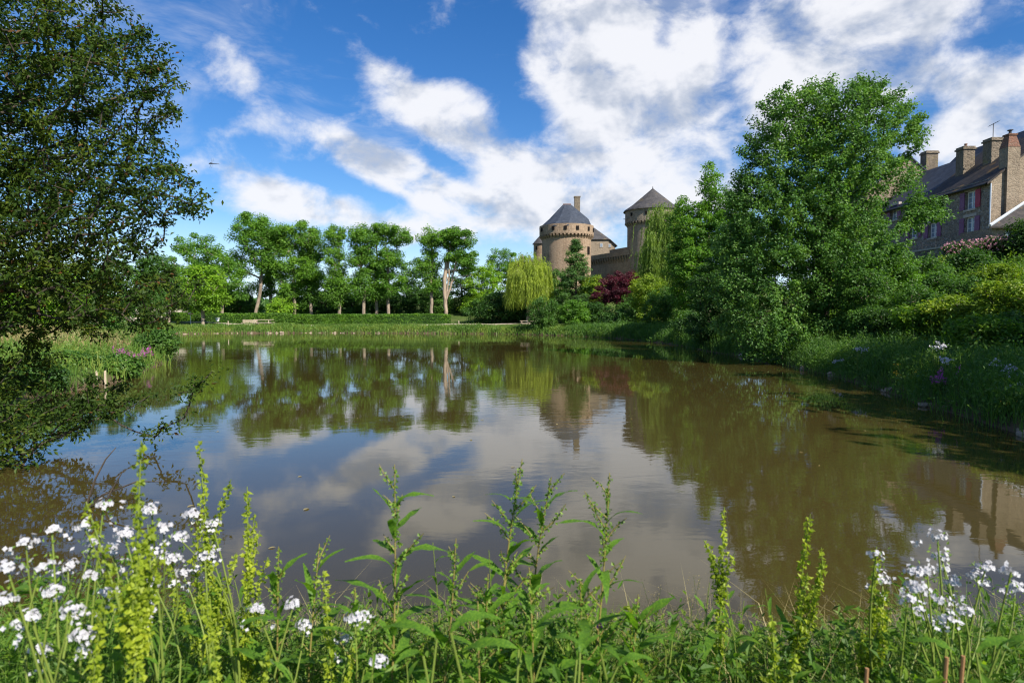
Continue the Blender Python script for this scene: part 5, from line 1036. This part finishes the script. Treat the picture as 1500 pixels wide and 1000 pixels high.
HEADC = [(1.6, 425, [(430, 885), (447, 915)]), (1.55, 515, [(520, 905), (505, 938)]), (1.6, 380, [(375, 890)]), (1.55, 550, [(552, 968), (532, 900)])]
for i, (Y, bp, hd) in enumerate(HEADC): rocket(hd, Y, bp, 660 + i, 'low white flowered stalk at the foot of the leafy docks', 'low white flowers on the near bank', 5)
HEADR = [(1.7, 1420, [(1373, 785), (1378, 815)]), (1.7, 1350, [(1283, 812), (1292, 850)]), (1.65, 1370, [(1358, 836), (1338, 838), (1340, 858)]), (1.65, 1400, [(1382, 832), (1395, 852)]), (1.6, 1385, [(1376, 878), (1348, 862)]), (1.7, 1420, [(1444, 830), (1430, 842)]), (1.65, 1490, [(1481, 838), (1487, 862)]), (1.6, 1340, [(1330, 878), (1362, 908)]), (1.5, 1390, [(1388, 905), (1412, 895)])]
for i, (Y, bp, hd) in enumerate(HEADR): rocket(hd, Y, bp, 670 + i, 'white flowered stalk in the patch beside the leaning seeding dock', 'white flowers right on the near bank')
def broad(label, px, Y, seed, lv, group=None):
    rs = np.random.default_rng(seed); b = gpos(px, Y); o = thing('broad_leaved_plant', tuple(b), label, 'plant', group); ms = MB()
    for k, (lx, ly, az, el, L) in enumerate(lv):
        p_ = np.array(at(lx, ly, Y)) - b; tube(ms, stalk([0, 0, -.03], p_, rs, .06, 5), np.linspace(.004, .0025, 5), 5); put_leaf(o, BROAD[k % 2], tuple(p_), az, el, L * .78, rs.uniform(-.5, .3))
    ms.build('stem', M['stem'], o)
broad('dock rosette with one long flat leaf pointing left', 790, 1.35, 690, [(760, 950, 3.0, .15, .17), (800, 945, -.5, .7, .12), (775, 960, -1.6, .5, .12), (850, 955, 1.2, .6, .11)])
broad('rosette with wide rounded leaf below the reddish stems', 860, 1.4, 691, [(845, 965, .4, .9, .10), (880, 955, -1.2, .75, .10), (830, 985, -2.4, .5, .12), (905, 975, .1, .5, .11)])
broad('plant with one upright pointed leaf at the bare water gap', 985, 1.7, 692, [(985, 935, -1.3, 1.35, .11), (975, 950, 2.6, .8, .10), (1000, 965, .2, .7, .11)])
broad('broad leaves in the grass below the white flower patch', 330, 1.4, 693, [(335, 930, .3, .5, .15), (300, 940, 2.8, .5, .13), (345, 960, -.8, .6, .13)])
broad('broad leaves at the foot of the squat leafy dock', 640, 1.35, 694, [(640, 935, 2.9, .35, .17), (660, 925, .3, .5, .15), (620, 960, -2.0, .6, .13)])
broad('broad dark leaves below the right hand white flowers', 1440, 1.45, 695, [(1430, 955, .2, .4, .15), (1400, 960, 2.6, .5, .13), (1465, 945, -.6, .6, .13)])
gl = 'small leafy weeds on the near bank'
rsw = np.random.default_rng(696)
for i in range(46):
    px = rsw.uniform(-20, 1520); Y = rsw.uniform(1.25, 2.2); b = gpos(px, Y); H = rsw.uniform(.35, .62) * (1.2 if px < 300 or 480 < px < 900 else 1.0); o = thing('leafy_weed', tuple(b), 'small leafy weed growing among the grass of the near bank', 'weed', gl)
    main = stalk([0, 0, -.03], [rsw.normal(0, .05), rsw.normal(0, .05), H], rsw, .06, 7); ms = MB(); tube(ms, main, np.linspace(.0032, .001, 7), 5); ms.build('stem', M['stem'], o, True)
    nl_ = int(rsw.integers(9, 15)); pool = LF if i % 3 == 0 else ROCK
    for k in range(nl_): u = .2 + .8 * k / nl_; put_leaf(o, pool[int(rsw.integers(len(pool)))], tuple(along(main, min(u, .99))), k * 2.4 + rsw.uniform(-.4, .4), rsw.uniform(.3, 1.1), rsw.uniform(.05, .11) * (1.25 - .6 * u), rsw.uniform(-.4, .4))
# dead leaves afloat
rsf = np.random.default_rng(520); fl = lance(.09, .045, 4, .15, .0, 1.1, 9); fl.materials.append(M['drygrass'])
for i in range(22):
    d_ = rsf.uniform(5.5, 17); x_ = rsf.uniform(-.55, .6) * d_
    if sdist(x_, d_)[0] > -.5: continue
    o = link('floating_leaf', fl, None, (x_, d_, .006)); o.rotation_euler = (0, 0, rsf.uniform(0, 6.3)); o.scale = (rsf.uniform(.5, 1.2),) * 3; tag(o, 'small dead leaf floating on the open pond water', 'leaf', 'leaves floating on the pond')
# cut brown stalks
for i, (px, py, Y, lab) in enumerate([(1387, 962, 1.45, 'left of two thick brown cut stalks in the grass'), (1411, 960, 1.45, 'right of two thick brown cut stalks in the grass'), (1270, 978, 1.5, 'short brown cut stalk beside the leaning seeding dock')]):
    t = np.array(at(px, py, Y)); b = gpos(px - 4 + 3 * i, Y); mb = MB(); tube(mb, [(0, 0, -.04), tuple((t - b) * .5), tuple(t - b)], [.0055, .005, .0045], 8, True); o = mb.build('cut_stalk', M['stalk'], None, loc=tuple(b)); tag(o, lab, 'stalk')
# clover head
c = np.array(at(878, 916, 1.6)); b = gpos(876, 1.6); o = thing('pink_clover', tuple(b), 'single pink clover flower among the leafy docks', 'flower'); mb = MB(); tube(mb, stalk([0, 0, -.03], c - b, rs, .03, 5), .0015, 4); mb.build('stem', M['stem'], o); mb = MB(); P = nrm(rs.normal(size=(40, 3))) * .004; leaves(mb, P, P, rs.normal(size=(40, 3)), .006, .003); mb.build('flower_head', M['mauve'], o, loc=tuple(c - b))
# grasses and leafy undergrowth of the near bank
rs = np.random.default_rng(700)
def near_scatter(n, ylo, yhi):
    Yv = rs.uniform(ylo, yhi, n); px = rs.uniform(-120, 1620, n); x = (px - 750) / F * Yv; return np.stack([x, Yv, height(x, Yv)], 1), px
def tallness(px): return .72 + .45 * np.exp(-((px - 110) / 190) ** 2) + .25 * np.exp(-((px - 1440) / 150) ** 2) + .18 * np.exp(-((px - 560) / 120) ** 2) + .25 * np.exp(-((px - 820) / 120) ** 2)
mb = MB(); P, px = near_scatter(24000, .95, 3.7); blades(mb, P, rs.uniform(.22, .62, len(P)) * tallness(px) * (1 - .35 * sst(P[:, 1], 2.0, 3.6)), 1.1, rs.uniform(.002, .007, len(P)), rs); setting(mb.build('near_bank_grass', M['grass']), 'stuff')
mb = MB(); nst = 2600; P0, px = near_scatter(nst, .95, 2.9); hh = rs.uniform(.25, .62, nst) * tallness(px) * (1 - .3 * sst(P0[:, 1], 1.8, 2.9)); k = np.repeat(np.arange(nst), 26); u = rs.uniform(.15, 1, len(k)); az = rs.uniform(0, 6.283, len(k)); tilt = rs.normal(0, .12, (nst, 2))
P = P0[k] + np.stack([tilt[k, 0] * u * hh[k], tilt[k, 1] * u * hh[k], u * hh[k]], 1) + rs.normal(size=(len(k), 3)) * .006; sz = rs.uniform(.5, 1.3, nst)[k]; L_ = rs.uniform(.024, .068, len(k)) * sz * (1.25 - .6 * u); wr = rs.uniform(.18, .55, nst)[k]
leaves(mb, P, np.stack([np.cos(az), np.sin(az), rs.uniform(.0, 1.3, len(k))], 1), np.stack([-np.cos(az) * .5, -np.sin(az) * .5, np.ones(len(k))], 1) + rs.normal(size=(len(k), 3)) * .35, L_, L_ * wr)
top = P0 + np.stack([tilt[:, 0] * hh, tilt[:, 1] * hh, hh], 1); blades(mb, P0, hh, .1, .0035, rs); setting(mb.build('near_bank_undergrowth', M['meadow']), 'stuff')
mb = MB(); P, px = near_scatter(2600, 1.0, 3.7); blades(mb, P, rs.uniform(.2, .6, len(P)), 1.6, rs.uniform(.0015, .004, len(P)), rs); setting(mb.build('near_bank_dry_grass', M['drygrass']), 'stuff')
# wispy flowering grasses: each tuft a thing
def wisp(px, py, Y, seed, label, group):
    rs = np.random.default_rng(seed); b = gpos(px, Y); o = thing('wispy_grass', tuple(b), label, 'grass', group); ms, mf = MB(), MB()
    for k in range(7):
        t = np.array(at(px + rs.normal(0, 22), py + rs.uniform(0, 50), Y)) - b; s_ = stalk([0, 0, -.03], t, rs, .06, 6); tube(ms, s_, np.linspace(.0013, .0005, 6), 3); m_ = 60; u = rs.uniform(.72, 1, m_); P = np.array([along(s_, a) for a in u]) + rs.normal(size=(m_, 3)) * .014 * (1.15 - u[:, None]) * 4; leaves(mf, P, rs.normal(size=(m_, 3)) + [0, 0, 1], rs.normal(size=(m_, 3)), .006, .0022)
    ms.build('stem', M['seedg'], o); mf.build('seed_head', M['drygrass'], o)
for i, (px, py, Y) in enumerate([(660, 865, 2.2), (690, 880, 2.3), (975, 850, 2.1), (940, 880, 2.0), (1030, 830, 2.0), (640, 890, 2.0), (1110, 880, 2.0)]): wisp(px, py, Y, 720 + i, 'wispy tuft of pale flowering grass at the water edge', 'wispy grasses on the near bank')

tris = sum(sum(len(p_.vertices) - 2 for p_ in me.polygons) if len(me.polygons) < 2000 else len(me.loops) - 2 * len(me.polygons) for me in bpy.data.meshes)
print('TRIS', tris)
